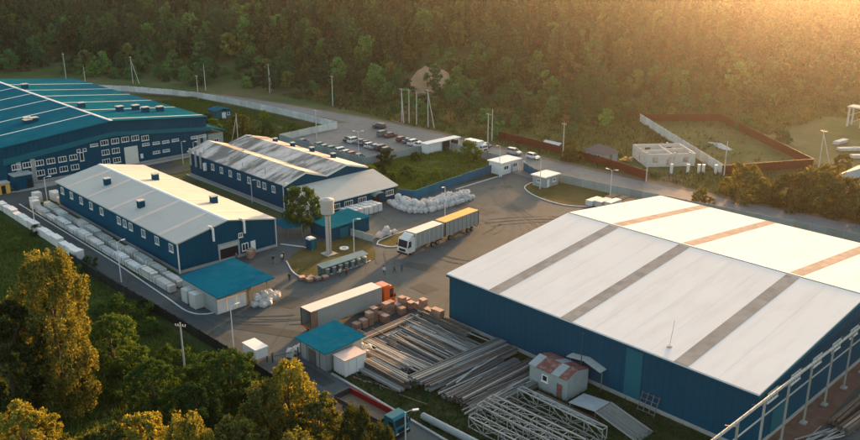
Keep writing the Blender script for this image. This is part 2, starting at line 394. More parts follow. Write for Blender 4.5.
def sheet(name, pts, z, m, kind='structure', label=None):
    from mathutils.geometry import tessellate_polygon
    tri = tessellate_polygon([[Vector((p[0], p[1], 0)) for p in pts]])
    me = bpy.data.meshes.new(name)
    fs = []
    for a, b, c in tri:
        cr = (pts[b][0] - pts[a][0]) * (pts[c][1] - pts[a][1]) - (pts[b][1] - pts[a][1]) * (pts[c][0] - pts[a][0])
        if abs(cr) > 1e-6: fs.append((a, b, c) if cr > 0 else (a, c, b))
    me.from_pydata([(p[0], p[1], z) for p in pts], [], fs)
    me.materials.append(m)
    o = bpy.data.objects.new(name, me); C.objects.link(o)
    return tag(o, kind=kind, label=label)
def smooth_line(pts, n=8):
    """Catmull-Rom through the points"""
    out = []
    P_ = [Vector((p[0], p[1])) for p in pts]
    P_ = [2 * P_[0] - P_[1]] + P_ + [2 * P_[-1] - P_[-2]]
    for i in range(1, len(P_) - 2):
        a, b, c, d = P_[i - 1:i + 3]
        for k in range(n):
            t = k / n
            out.append(0.5 * ((2 * b) + (c - a) * t + (2 * a - 5 * b + 4 * c - d) * t * t + (-a + 3 * b - 3 * c + d) * t ** 3))
    out.append(P_[-2])
    return out
def ribbon(name, line, w, z, m, kind='structure'):
    vs = []; fs = []
    for i, p in enumerate(line):
        d = (line[min(i + 1, len(line) - 1)] - line[max(i - 1, 0)]).normalized(); nrm = Vector((-d.y, d.x))
        ww = w(i / (len(line) - 1)) if callable(w) else w
        vs += [(p.x + nrm.x * ww / 2, p.y + nrm.y * ww / 2, z), (p.x - nrm.x * ww / 2, p.y - nrm.y * ww / 2, z)]
        if i: fs.append((2 * i - 2, 2 * i - 1, 2 * i + 1, 2 * i))
    mb = MB().add(vs, fs)
    return tag(mb.build(name, m), kind=kind)
def kerb(line, m=None, w=0.22, h=0.16, name='kerb'):
    mb = MB()
    line = [Vector((p[0], p[1])) for p in line]
    # stones about three metres long, each with a small open joint
    acc = [line[0]]
    for a, b in zip(line[:-1], line[1:]):
        L = (b - a).length; n = max(1, round(L / 3.0))
        for k in range(n):
            p = a + (b - a) * (k / n); q = a + (b - a) * ((k + 0.985) / n)
            hh = h + random.uniform(-0.012, 0.012)
            mb.bar((p.x, p.y, hh / 2), (q.x, q.y, hh / 2), w, hh)
    return tag(mb.build(name, m or M['kerb']), kind='structure')

# ------------------------------------------------------------------ setting: terrain, roads, yard
def smooth(a, b, x):
    t = min(1, max(0, (x - a) / (b - a))); return t * t * (3 - 2 * t)
def forest_line(r):
    """how far ahead of the drone the wooded slope begins, by distance to the side"""
    pts = [(-400, 395), (-180, 378), (-110, 352), (-60, 328), (0, 312), (60, 304), (110, 310), (180, 335), (400, 380)]
    for (a, da), (b, db) in zip(pts[:-1], pts[1:]):
        if r <= b: return da + (db - da) * max(0, (r - a)) / (b - a)
    return 420
def hill(x, y):
    r, d = to_RD(x, y); f = forest_line(r)
    h = 15.0 * smooth(f - 12, f + 120, d) + 4.0 * smooth(f + 90, f + 260, d)
    h += 3.5 * smooth(-30, 160, r) * smooth(f + 40, f + 200, d)
    h += (1.6 * math.sin(x * 0.021 + 1.3) * math.cos(y * 0.027) + 0.8 * math.sin(x * 0.06 + y * 0.05)) * smooth(f, f + 70, d)
    # the sand pit scar cut in the slope
    return h
def axis(lo, hi, st, far):
    a = list(np.arange(lo, hi + 0.1, st))
    return [lo - f for f in reversed(far)] + a + [hi + f for f in far]
xs = axis(-640, 110, 7.5, [60, 200, 600, 2000]); ys = axis(-60, 640, 7.5, [60, 200, 600, 2000])
mb = MB(); nx, ny = len(xs), len(ys)
vs = [(x, y, hill(x, y) - 0.06) for y in ys for x in xs]
fs = [(j * nx + i, j * nx + i + 1, (j + 1) * nx + i + 1, (j + 1) * nx + i) for j in range(ny - 1) for i in range(nx - 1)]
mb.add(vs, fs)
tag(mb.build('terrain', M['terrain'], smooth=True), kind='structure')

sheet('yard', [(-131, 57.0), (-60, 57.0), (-60, 60.4), (-83, 60.4), (-88.4, 66), (-88.4, 83.9), (-84, 84), (-84, 147), (-104, 148), (-118, 153), (-128, 156.5), (-135.5, 157.2), (-137.5, 122), (-138.4, 100),
               (-147, 92), (-193, 92), (-193, 84), (-131, 84)], 0.02, M['yard'])
sheet('service_lane', [(-240, 53.4), (-60, 53.4), (-30, 53.4), (-30, 60.3), (-60, 60.3), (-60, 56.99), (-190, 56.99), (-193, 62), (-193, 100), (-206.5, 100), (-206.5, 60), (-240, 58)], 0.034, M['lane'])
sheet('car_park', [(-207.5, 136), (-167, 136), (-167, 163), (-180, 166), (-212, 166), (-216, 158.5), (-207.5, 157)], 0.018, M['road'])
road_line = smooth_line([(-520, -40), (-430, 55), (-363, 107), (-330, 134), (-286, 157.5), (-225, 168.5), (-190, 170.5), (-167, 169.5), (-130, 169), (-100, 169.8), (-80, 171.0), (-58, 173.5), (-10, 180), (60, 190), (200, 210)], 8)
ribbon('public_road', road_line, lambda t: 7.5 + 1.8 * smooth(0.3, 0.5, t), 0.03, M['road'])
ribbon('road_shoulder', road_line, lambda t: 10.5 + 3.5 * smooth(0.3, 0.5, t), -0.02, M['soil'])
sheet('gate_apron', [(-135.2, 157.3), (-128, 156.6), (-124, 163.5), (-140, 164.2)], 0.012, M['road'])
sheet('steel_yard_ground', [(-88.4, 66), (-83, 60.4), (-20, 60.4), (-20, 83.9), (-84, 83.9), (-88.4, 83.85)], 0.01, M['weeds'])
sheet('roadside_field', [(-166, 122), (-136.5, 121), (-136, 158), (-166, 162.5)], 0.002, M['weeds'])
sheet('bare_patch', [(-163, 142), (-160, 150), (-152, 154), (-144, 152), (-139, 154), (-139, 148), (-147, 145), (-152, 141)], 0.012, M['soil'])
sheet('waste_ground', [(-300, 118), (-207, 116), (-206, 134), (-208, 157), (-216, 157), (-286, 152.5), (-310, 142)], -0.035, M['weeds'])
sheet('dirt_track', [(-258, 140), (-240, 138), (-222, 137), (-208, 138), (-208, 146), (-224, 147), (-244, 146), (-258, 146)], 0.004, M['soil'])
sheet('back_strip', [(-104, 148), (-84, 147), (-84, 143.5), (-20, 143.5), (-20, 171), (-54, 166.2), (-99.4, 160.4), (-127, 158.2), (-118, 153)], 0.008, M['weeds'])
sheet('east_apron', [(-34.9, 60), (-8, 60), (-8, 150), (-34.9, 150)], 0.024, M['lane'])
sheet('wall_foot_soil', [(-34.9, 84), (-32.2, 84), (-31.6, 96), (-32.4, 108), (-31.8, 142), (-34.9, 142)], 0.036, M['red_soil'])
sheet('foreground_verge', [(-300, -30), (30, -30), (30, 53.4), (-300, 53.4)], -0.02, M['rough_grass'])
sheet('sand_track', [(-206, 178), (-198, 176), (-208, 192), (-224, 212), (-231, 218), (-237, 214), (-228, 206), (-215, 190)], 0.015, M['soil'])
sheet('house_drive', [(-107.5, 185.5), (-103.5, 186.5), (-99.5, 178.5), (-96, 174.5), (-104, 174.2)], 0.02, M['soil'])

# sand scar: a steep bank cut into the slope, open towards the works
mb = MB(); vs = []; fs = []; NS = 30
for i in range(NS + 1):
    for j in range(NS + 1):
        a = -1 + 2 * i / NS; b = -1 + 2 * j / NS
        w_ = 8.2 * (1 - 0.25 * max(0, -b)) * (1 - 0.45 * max(0, b) ** 2)
        x, y = from_RD(-0.5 + a * w_ + 1.2 * math.sin(3 * b), 330 + b * 12)
        top = 4.8 * smooth(-0.9, 0.75, b) * (1 - 0.5 * a * a) + 1.1 * math.sin(a * 8 + b * 3) * math.sin(b * 6 + a * 2) * (1 - a * a)
        vs.append((x, y, hill(x, y) + top - 1.2 * max(0, b - 0.75) * 8 - (0.8 if abs(a) > 0.98 or b < -0.98 else 0) - (9 if b > 0.99 else 0) - (top * 0.7 if abs(a) > 0.99 else 0)))
for i in range(NS):
    for j in range(NS): fs.append((i * (NS + 1) + j, (i + 1) * (NS + 1) + j, (i + 1) * (NS + 1) + j + 1, i * (NS + 1) + j + 1))
tag(mb.add(vs, fs).build('sand_bank', M['sand'], smooth=True), kind='structure')

# tyre marks and repaired patches, a few millimetres proud of the asphalt
M['mark'] = asphalt('tyre_darkened_asphalt', (0.058, 0.071, 0.072), (0.089, 0.106, 0.105), False)
M['patch'] = asphalt('patched_asphalt', (0.044, 0.053, 0.053), (0.062, 0.072, 0.07), False)
random.seed(17)
marks = [[(-131, 152), (-124, 140), (-112, 132), (-100, 118), (-99, 104), (-108, 90)], [(-130, 153), (-122, 138), (-106, 130), (-94, 118), (-92, 104), (-98, 92)], [(-131, 151), (-127, 140), (-121, 128), (-122, 112), (-118, 97), (-106, 88)],
         [(-108, 92), (-100, 86), (-97, 76), (-101, 66), (-112, 58), (-140, 55.5)], [(-95, 140), (-89, 126), (-92, 112), (-100, 104), (-108, 102)], [(-93, 142), (-104, 136), (-112, 124), (-110, 122), (-108, 112)]]
mb = MB()
for ln in marks:
    for rep_ in range(2):
        off = random.uniform(-2.2, 2.2)
        base = smooth_line([(p[0] + off + random.uniform(-.3, .3), p[1] + off * 0.4 + random.uniform(-.3, .3)) for p in ln], 9)
        i0 = random.randrange(0, 12); i1 = len(base) - random.randrange(0, 14)
        for side in (-0.95, 0.95):
            pts_ = base[i0:i1]
            for i in range(len(pts_) - 1):
                if random.random() < 0.12: continue
                d_ = (pts_[i + 1] - pts_[i]).normalized(); n_ = Vector((-d_.y, d_.x)); w_ = random.uniform(.12, .2)
                z_ = 0.042 + rep_ * 0.002 + (0.001 if side > 0 else 0) + marks.index(ln) * 0.006
                q = [pts_[i] + n_ * (side - w_), pts_[i] + n_ * (side + w_), pts_[i + 1] + n_ * (side + w_), pts_[i + 1] + n_ * (side - w_)]
                mb.add([(v.x, v.y, z_) for v in q], [(0, 1, 2, 3)])
tag(mb.build('tyre_marks', M['mark']), kind='structure')
mb = MB()
for (x, y, a_, b_, r_) in ((-104, 96, 3.2, 1.4, .3), (-121, 128, 5, 1.8, .1), (-96, 90, 2, 1.6, 0), (-100, 62, 6, 1.1, .5), (-112, 110, 2.4, 1.2, .8), (-90, 132, 4, 2, .2), (-128, 145, 3, 1.2, 1.2), (-107, 70, 2, 2, .4), (-86, 58.6, 5, 1.0, 0)):
    c_, s_ = math.cos(r_), math.sin(r_)
    mb.add([(x + c_ * u * a_ - s_ * v * b_, y + s_ * u * a_ + c_ * v * b_, 0.038) for u, v in ((-1, -1), (1, -1.05), (1.03, 1), (-.97, .95))], [(0, 1, 2, 3)])
tag(mb.build('asphalt_patch', M['patch']), kind='structure')

# planted islands and verges
isl = smooth_line([(-122.6, 80.2), (-116.6, 77.8), (-112.6, 78.2), (-111.9, 81.0), (-111.9, 90.5), (-113.4, 93.8), (-119, 97.5)], 5)
sheet('lawn', [(p.x, p.y) for p in isl] + [(-126, 97), (-127, 87)], 0.11, M['lawn'])
kerb(isl[:22]); kerb([(-131, 84.6), (-126.8, 86.8), (-124, 87.2)])
isl = smooth_line([(-118, 98.0), (-114.8, 99.4), (-114.5, 104), (-116.5, 113), (-118, 120.5), (-120.2, 120.5), (-120.2, 112), (-119.6, 101), (-118, 98.0)], 5)
sheet('lawn', [(p.x, p.y) for p in isl[:-1]], 0.11, M['lawn']); kerb(isl)
isl = smooth_line([(-124.8, 157), (-125.4, 153), (-123.6, 148.6), (-117.6, 145.4), (-110.5, 144.5), (-106, 146.2), (-103.5, 149.5)], 5)
sheet('lawn', [(p.x, p.y) for p in isl] + [(-99, 159.5), (-126, 158)], 0.11, M['lawn']); kerb(isl)
kerb([(-134.2, 136), (-134.9, 151.6)])
kerb([(-193.0, 57.1), (-143, 57.1), (-122, 56.4)])
kerb(smooth_line([(-122, 56.4), (-115.2, 56.2), (-112.2, 57.6), (-111.4, 61.0)], 5))
kerb([(-83, 60.5), (-59, 60.45), (-30, 60.4)], M['kerb_grey'], 0.3, 0.2)
kerb(smooth_line([(-207, 56), (-203.6, 60), (-203.2, 66), (-204.2, 74), (-205.4, 88)], 5), M['kerb_grey'], 0.3)
kerb([(-205, 134.8), (-190, 96.4), (-147.4, 96.3)][1:], M['kerb_grey'], 0.4, 0.2)
# the pavement in front of the far hall
sheet('pavement', [(-207.8, 60), (-204.0, 61), (-203.6, 66), (-204.6, 74), (-205.8, 112), (-207.8, 112)], 0.10, M['concrete'])

# ------------------------------------------------------------------ windows and doors, shared meshes
WCACHE = {}
def window(parent, face, a, z, w, h, panes=3, wall=0.0, label=None, frame='white_trim'):
    """face: '+X' (a = y, wall = x) or '-Y' (a = x, wall = y). A frame with mullions as the part, its pane behind as the sub-part."""
    key = (round(w, 2), round(h, 2), panes, frame)
    if key not in WCACHE:
        t = 0.14; f = MB()
        f.box(0, -w / 2, -h / 2, 0.10, w / 2, -h / 2 + t); f.box(0, -w / 2, h / 2 - t, 0.10, w / 2, h / 2)
        f.box(0, -w / 2, -h / 2 + t, 0.10, -w / 2 + t, h / 2 - t); f.box(0, w / 2 - t, -h / 2 + t, 0.10, w / 2, h / 2 - t)
        for k in range(1, panes):
            y = -w / 2 + w * k / panes
            f.box(0, y - 0.05, -h / 2 + t, 0.085, y + 0.05, h / 2 - t)
        f.box(-0.0, -w / 2 - 0.1, -h / 2 - 0.06, 0.18, w / 2 + 0.1, -h / 2 - 0.003)
        g = MB().box(0.004, -w / 2 + t - 0.01, -h / 2 + t - 0.01, 0.03, w / 2 - t + 0.01, h / 2 - t + 0.01)
        WCACHE[key] = (f.mesh('window', M[frame]), g.mesh('pane', M['glass']))
    fm, gm = WCACHE[key]
    o_ = OFF[parent.name]
    if face == '+X': loc, rz = (wall - o_.x, a - o_.y, z), 0
    else: loc, rz = (a - o_.x, wall - o_.y, z), -math.pi / 2
    fo = put('window', fm, parent, loc, rz)
    put('pane', gm, fo)
    return fo
def vent(parent, x, y, z, s=1.3, h=1.3):
    o_ = OFF[parent.name]
    mb = MB().cbox(x, y, z + h / 2 - 0.3, s * 0.85, s * 0.85, h + 0.2)
    v = mb.build('roof_vent', M['wall_navy'], parent)
    MB().cbox(x, y, z + h - 0.1, s, s, 0.14).build('vent_cap', M['grey_roof'], v)

def gable_hall(name, x0, x1, y0, y1, eave, ridge, label, wallm, roofm, over=0.45, plinth=True, group=None, ridge_y=None, cap=None):
    ym = ridge_y if ridge_y is not None else (y0 + y1) / 2
    t = thing(name, ((x0 + x1) / 2, (y0 + y1) / 2, 0), label, 'building', group)
    MB().prism([(y0, 0), (y1, 0), (y1, eave), (ym, ridge), (y0, eave)], 0, x0, x1).build('wall', M[wallm], t)
    th = 0.22
    roofs = []
    for (ya, yb) in ((y0, ym), (y1, ym)):
        sg = 1 if yb > ya else -1
        sl = (ridge - eave) / (yb - ya)
        ye = ya - sg * over; ze = eave + sl * (ye - ya)
        poly = [(ye, ze + 0.02), (yb - sg * 0.003, ridge + 0.02), (yb - sg * 0.003, ridge + 0.02 + th), (ye, ze + 0.02 + th)]
        roofs.append(MB().prism(poly, 0, x0 - over, x1 + over).build('roof', M[roofm], t))
    if plinth:
        MB().box(x0 - 0.12, y0 - 0.12, 0, x1 + 0.12, y1 + 0.12, 0.55).build('plinth', M['concrete'], t)
    if cap:
        MB().prism([(ym - 0.45, ridge + 0.02 + th - 0.45 * (ridge - eave) / (ym - y0) + 0.02), (ym, ridge + th + 0.10), (ym + 0.45, ridge + 0.02 + th - 0.45 * (ridge - eave) / (ym - y0) + 0.02), (ym, ridge + th - 0.03)], 0, x0 - over - 0.02, x1 + over + 0.02).build('ridge_cap', M[cap], t)
    return t
def roof_strips(t, name, xs_, w, y0, y1, eave, ridge, m, over=0.45, lift=0.25, sides=(0, 1), ridge_y=None):
    ym = ridge_y if ridge_y is not None else (y0 + y1) / 2
    for side in sides:
        ya = (y0, y1)[side]; sg = 1 if side == 0 else -1
        sl = (ridge - eave) / (ym - ya)
        ye = ya - sg * (over + 0.01); ze = eave + sl * (ye - ya); yi = ym - sg * 0.5; zi = ridge - abs(sl) * 0.5
        for x in xs_:
            MB().prism([(ye, ze + lift - 0.04), (yi, zi + lift - 0.04), (yi, zi + lift + 0.02), (ye, ze + lift + 0.02)], 0, x - w / 2, x + w / 2).build(name, M[m], t)

# ------------------------------------------------------------------ the big white-roofed warehouse
BX0, BX1, BY0, BY1, BE, BR = -84.0, -35.0, 84.0, 143.0, 7.7, 10.8
big = gable_hall('warehouse', BX0, BX1, BY0, BY1, BE, BR, 'large warehouse with white roof, brown roof-light strips and dark blue walls', 'wall_blue', 'white_roof', 0.3)
roof_strips(big, 'roof_light', (-74.6, -61.6, -44.5), 1.9, BY0, BY1, BE, BR, 'skylight', 0.3)
slope = (BR - BE) / (BY1 - BY0) * 2
for x in (-80.5, -70.2, -66, -57.5, -53.2, -49, -39.8):      # welded laps of the membrane, proud of it by a few millimetres
    for side in (0, 1):
        ya, yb = ((BY0 - 0.29, 113.3), (BY1 + 0.29, 113.7))[side]
        za, zb = BE - slope * 0.29 + 0.24, BR - slope * 0.2 + 0.24
        MB().prism([(ya, za), (yb, zb), (yb, zb + 0.008), (ya, za + 0.008)], 0, x - 0.04, x + 0.04).build('roof_seam', M['white_roof'], big)
MB().prism([(113.2, BR + 0.21), (113.5, BR + 0.30), (113.8, BR + 0.21), (113.5, BR + 0.20)], 0, BX0 - 0.32, BX1 + 0.32).build('ridge_cap', M['grey_metal'], big)
MB().box(BX0 - 0.3, BY0 - 0.50, BE - 0.24, BX1 + 0.3, BY0 - 0.302, BE - 0.02).build('gutter', M['wall_blue'], big)
MB().box(-52.2, BY0 - 0.06, 0.56, -49.8, BY0 - 0.002, BE - 0.3).build('wall_panel', M['wall_band'], big)
for y in (88.0, 94.0, 100.1, 106.0, 111.8, 118, 124, 130, 136): window(big, '+X', y, 6.1, 2.6, 1.3, 4, BX1)
MB().box(BX1 + 0.002, BY0 + 4.6, 0.56, BX1 + 0.1, BY0 + 8.2, 3.6).build('door', M['wall_band'], big)
MB().prism([(BY0 - 0.3, BE - 0.35), (113.5, BR - 0.32), (143.3, BE - 0.35), (143.3, BE - 0.02), (113.5, BR), (BY0 - 0.3, BE - 0.02)], 0, BX1 + 0.302, BX1 + 0.36).build('verge_trim', M['wall_band'], big)
# lightning rod wire mast on the roof edge
mast = thing('lightning_mast', (-47.6, 86.2, 8.1), 'thin pale mast standing on the white warehouse roof edge', 'mast')
MB().tube([(-47.6, 86.2, 8.1), (-46.9, 85.6, 12.2)], [0.05, 0.03], 6).build('rod', M['lamp_post'], mast)
MB().cbox(-47.6, 86.2, 8.2, 0.5, 0.5, 0.2).build('foot', M['concrete'], mast)
# steel frame ladder-like rack leaning on the wall
rk = thing('steel_rack', (-47.9, 82.9, 0), 'small open steel grid frame leaning on blue warehouse wall', 'rack')
for i in range(4): MB().bar((-49.2 + i * 0.8, 82.6, 0.02), (-49.2 + i * 0.8, 83.7, 2.4), 0.08).build('upright', M['steel'], rk)
for i in range(4): MB().bar((-49.3, 82.65 + i * 0.33, 0.3 + i * 0.64), (-46.7, 82.65 + i * 0.33, 0.3 + i * 0.64), 0.08).build('rail', M['steel'], rk)

# ------------------------------------------------------------------ the grey-roofed hall in the middle
Q0, Q1, QY0, QY1, QE, QR = -185.3, -130.5, 63.2, 83.1, 5.6, 7.6
hall = gable_hall('workshop_hall', Q0, Q1, QY0, QY1, QE, QR, 'long blue workshop hall with pale grey gable roof beside stacked panel packs', 'wall_blue', 'grey_roof', 0.35, cap='white_trim')
roof_strips(hall, 'roof_light', (-179, -168.6, -157.4, -147.4, -136.8), 1.1, QY0, QY1, QE, QR, 'pale_strip', 0.35)
for x in (-182.6, -177.6, -172.5, -167.5, -162.3, -154.3, -151.7, -149.1, -143.8, -138.4, -133.0): window(hall, '-Y', x, 4.2, 1.5, 1.5, 2, QY0)
for (x, y) in ((-171.2, 68.6), (-152.2, 67.0), (-167.5, 77.6), (-144.5, 78.5)):
    vent(hall, x, y, QR - abs(y - 73.15) * 0.2 + 0.2, 1.4, 1.5)
# doorway panel, black for the shade inside, with frame, lifted shutter, white door, gable windows, two elbow flues
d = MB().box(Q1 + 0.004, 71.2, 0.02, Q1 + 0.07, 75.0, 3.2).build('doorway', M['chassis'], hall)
fr = MB().box(Q1 + 0.002, 70.9, 0.02, Q1 + 0.2, 71.2, 3.5).box(Q1 + 0.002, 75.0, 0.02, Q1 + 0.2, 75.3, 3.5).box(Q1 + 0.002, 71.2, 3.2, Q1 + 0.2, 75.0, 3.5).build('door_frame', M['grey_metal'], hall)
MB().box(Q1 + 0.072, 71.2, 2.5, Q1 + 0.16, 75.0, 3.2).build('rolled_shutter', M['panel_pack'], hall)
MB().box(Q1 + 0.002, 77.7, 0.3, Q1 + 0.12, 78.7, 2.5).build('door', M['white_paint'], hall)
window(hall, '+X', 76.5, 1.7, 1.4, 1.5, 2, Q1); window(hall, '+X', 75.7, 4.2, 0.9, 0.9, 2, Q1)
for y in (69.9, 76.3):
    fl = MB().tube([(Q1 + 0.6, y, 4.6), (Q1 + 0.6, y, 7.0)], 0.22, 8).tube([(Q1 + 0.6, y, 6.8), (Q1 + 0.6, y - 0.5, 7.5), (Q1 + 0.6, y - 1.0, 7.6)], 0.22, 8).build('flue', M['white_trim'], hall)
    MB().box(Q1 + 0.002, y - 0.1, 5.0, Q1 + 0.45, y + 0.1, 5.15).build('bracket', M['steel'], fl)
MB().box(Q1 - 0.06, QY0 - 0.16, 0.1, Q1 + 0.16, QY0 - 0.002, QE - 0.1).build('corner_trim', M['white_trim'], hall)
for (x, y) in ((Q1 + 0.2, QY0 - 0.2), (Q1 + 0.2, QY1 + 0.2)): MB().tube([(x, y, 0.1), (x, y, QE - 0.15)], 0.08, 6).build('downpipe', M['white_trim'], hall)

# ------------------------------------------------------------------ the far hall with teal roof
T0, T1, TY0, TY1, TE, TR = -300.0, -208.6, 60.0, 113.0, 9.7, 12.3
far = gable_hall('production_hall', T0, T1, TY0, TY1, TE, TR, 'wide blue production hall with teal roof and rows of white windows', 'wall_navy', 'teal_roof', 0.4, ridge_y=86.5, cap='white_trim')
roof_strips(far, 'roof_seam', (-292, -277.5, -263.2, -249.5, -234.9, -220.3), 0.5, TY0, TY1, TE, TR, 'white_trim', 0.4, sides=(0,), ridge_y=86.5)
roof_strips(far, 'roof_seam', (-285, -270.5, -256.5, -242, -227.0, -211.2), 0.5, TY0, TY1, TE, TR, 'white_trim', 0.4, sides=(1,), ridge_y=86.5)
MB().prism([(TY0 - 0.4, TE - 2.7), (86.5, TR - 2.7), (TY1 + 1.2, TE - 2.85), (TY1 + 1.2, TE - 3.9), (86.5, TR - 3.8), (TY0 - 0.4, TE - 4.2)], 0, T1 + 0.002, T1 + 0.35).build('canopy_band', M['wall_band'], far)
for y, z in ((62.3, 4.7), (64.8, 4.75), (67.7, 4.75), (70.4, 4.75), (73.2, 4.7), (75.9, 4.7), (64.7, 2.25), (67.6, 2.25), (70.4, 2.2), (73.2, 2.2), (76, 2.2),
             (84.1, 7.1), (86.9, 7.1), (89.6, 7.1), (92.3, 7.05), (95.0, 6.6), (84.1, 4.6), (86.8, 4.6), (84.0, 2.2), (86.8, 2.1)):
    window(far, '+X', y, z, 2.0, 1.35, 3, T1)
for y, z in ((81.4, 6.9), (95.0, 4.9), (97.9, 4.8), (100.6, 4.7), (103.4, 4.7), (97.7, 2.3), (100.5, 2.3), (109, 4.6), (111.6, 4.6)):
    window(far, '+X', y, z, 2.0, 0.7, 4, T1)
window(far, '+X', 77.4, 6.1, 0.9, 0.8, 1, T1); window(far, '+X', 78.9, 6.1, 0.9, 0.8, 1, T1); window(far, '+X', 78.0, 4.5, 1.0, 2.2, 1, T1)
MB().box(T1 + 0.002, 89.0, 0.3, T1 + 0.14, 92.6, 5.0).build('shutter_door', M['curtain_top'], far)
MB().box(T1 + 0.002, 93.2, 1.4, T1 + 0.16, 93.9, 2.6).build('meter_box', M['white_paint'], far)
for y in (62.9, 66.2, 110.2, 112.2): MB().box(T1 + 0.002, y - 0.55, 0.1, T1 + 0.09, y + 0.55, 6.0 - (1 if y > 100 else 0)).build('wall_patch', M['concrete'], far)
for (x, y) in ((-275.4, 88.5), (-232.0, 88.5), (-223.1, 95.3), (-224.2, 100.3), (-220.1, 101.2), (-220.2, 105.5)):
    vent(far, x, y, TR - abs(y - 86.5) * 0.098 + 0.2, 1.9, 1.5)
for (x, y) in ((-229, 73.0), (-227.2, 74.0), (-226.5, 72.2)): vent(far, x, y, TR - abs(y - 86.5) * 0.098 + 0.2, 2.0, 1.1)
# its low teal-roofed side annex and a grey lean-to at the corner
an = thing('side_annex', (-213, 115.5, 0), 'low annex with teal roof joined to production hall corner', 'building')
MB().box(-220, 113.5, 0, -209.2, 118.2, 4.6).build('wall', M['grey_metal'], an)
MB().prism([(113.45, 6.6), (119.0, 5.0), (119.0, 5.2), (113.45, 6.8)], 0, -220.6, -208.4).build('roof', M['teal_roof'], an)
window(an, '+X', 116, 2.6, 1.6, 1.0, 2, -209.2)
MB().box(-209.198, 114.0, 0.1, -209.1, 115.0, 2.2).build('door', M['white_paint'], an)
bx = thing('entrance_lobby', (-205.5, 62, 0), 'blue box-shaped entrance lobby against production hall wall', 'building')
MB().box(-208.0, 60.4, 0.1, -204.6, 64.4, 3.4).build('wall', M['wall_blue'], bx)
MB().box(-208.2, 60.1, 3.4, -204.3, 64.7, 3.6).build('roof', M['grey_metal'], bx)
MB().box(-204.598, 63.0, 0.15, -204.52, 64.1, 2.4).build('door', M['chassis'], bx)
ob = thing('orange_kiosk', (-204.6, 57.4, 0), 'small orange kiosk beside the blue entrance lobby', 'kiosk')
MB().box(-206, 56.2, 0.03, -203.6, 58.8, 2.5).build('wall', M['orange_top'], ob); MB().box(-206.2, 56.0, 2.5, -203.4, 59.0, 2.65).build('roof', M['grey_metal'], ob)
MB().box(-203.598, 56.9, 0.1, -203.52, 57.8, 2.1).build('door', M['chassis'], ob)

# ------------------------------------------------------------------ the weathered twin-gable hall with its annex
W0, W1, WY0, WYV, WY1 = -189.0, -147.3, 97.0, 108.0, 119.5
wh = thing('weathered_hall', ((W0 + W1) / 2, 108, 0), 'blue hall with stained, patched twin-gable roof and rooftop pipes', 'building')
prof = [(WY0, 6.1), (102.4, 7.9), (WYV, 6.15), (113.6, 7.6), (WY1, 6.1)]
MB().prism([(WY0, 0), (WY1, 0)] + [(y, z) for y, z in reversed(prof)], 0, W0, W1).build('wall', M['wall_blue'], wh)
ext = [(WY0 - 0.4, 5.97)] + prof[1:-1] + [(WY1 + 0.4, 5.98)]
for (a, b) in zip(ext[:-1], ext[1:]):
    e = 0.003
    MB().prism([(a[0] + e, a[1] + 0.03), (b[0] - e, b[1] + 0.03), (b[0] - e, b[1] + 0.2), (a[0] + e, a[1] + 0.2)], 0, W0 - 0.3, W1 + 0.35).build('roof', M['weathered'], wh)
    MB().prism([(a[0] + e, a[1] - 0.18), (b[0] - e, b[1] - 0.18), (b[0] - e, b[1] + 0.12), (a[0] + e, a[1] + 0.12)], 0, W1 + 0.352, W1 + 0.42).build('verge_trim', M['white_trim'], wh)
for x in (-177.6, -173.6, -169.6, -165.8, -161.5, -157.5, -155.2, -151.6): window(wh, '-Y', x, 4.3, 1.3, 1.5, 2, WY0)
MB().box(W0 - 0.1, WY0 - 0.12, 0, W1, WY0 - 0.002, 0.6).build('plinth', M['concrete'], wh)
for i, x in enumerate((-186.5, -183.0, -170, -165.5, -161, -156)):
    MB().tube([(x, 97.6 + 0.3 * (i % 2), 6.0), (x, 97.6 + 0.3 * (i % 2), 7.6 + 0.3 * (i % 3))], 0.11, 6).build('flue', M['grey_metal'], wh)
for x in (-187.6, -185.0, -182.6): MB().tube([(x, 96.6, 3.0), (x, 96.6, 7.2)], 0.3, 8).build('dust_pipe', M['grey_metal'], wh)
MB().tube([(-180.5, 96.5, 3.0), (-180.5, 96.5, 4.8)], [0.5, 0.5], 8).build('silo_pipe', M['white_paint'], wh)
for (x, y) in ((-175, 103.5), (-166, 102.8), (-187.3, 113.4), (-180, 116.5), (-173, 117), (-165.5, 117.5), (-157, 117.5)):
    vent(wh, x, y, 7.1, 1.1, 0.9)
wa = thing('office_annex', (-143, 108.5, 0), 'low blue annex with pale lean-to roof in front of weathered hall', 'building')
AX1 = -138.6
MB().prism([(W1 + 0.01, 0), (AX1, 0), (AX1, 3.15), (W1 + 0.01, 5.2)], 1, 97.6, 121.0).build('wall', M['wall_blue'], wa)
MB().prism([(W1 + 0.425, 5.16), (AX1 + 0.5, 3.08), (AX1 + 0.5, 3.3), (W1 + 0.425, 5.38)], 1, 97.2, 121.3).build('roof', M['grey_roof'], wa)
MB().box(AX1 + 0.502, 97.2, 3.02, AX1 + 0.56, 121.3, 3.34).build('fascia', M['white_trim'], wa)
for y in (100.4, 103.9, 107.4, 111.2, 119.2): window(wa, '+X', y, 1.75, 2.3, 1.2, 4, AX1)
MB().box(AX1 + 0.002, 114.2, 0.05, AX1 + 0.08, 116.2, 2.3).build('door', M['chassis'], wa)
mb = MB()
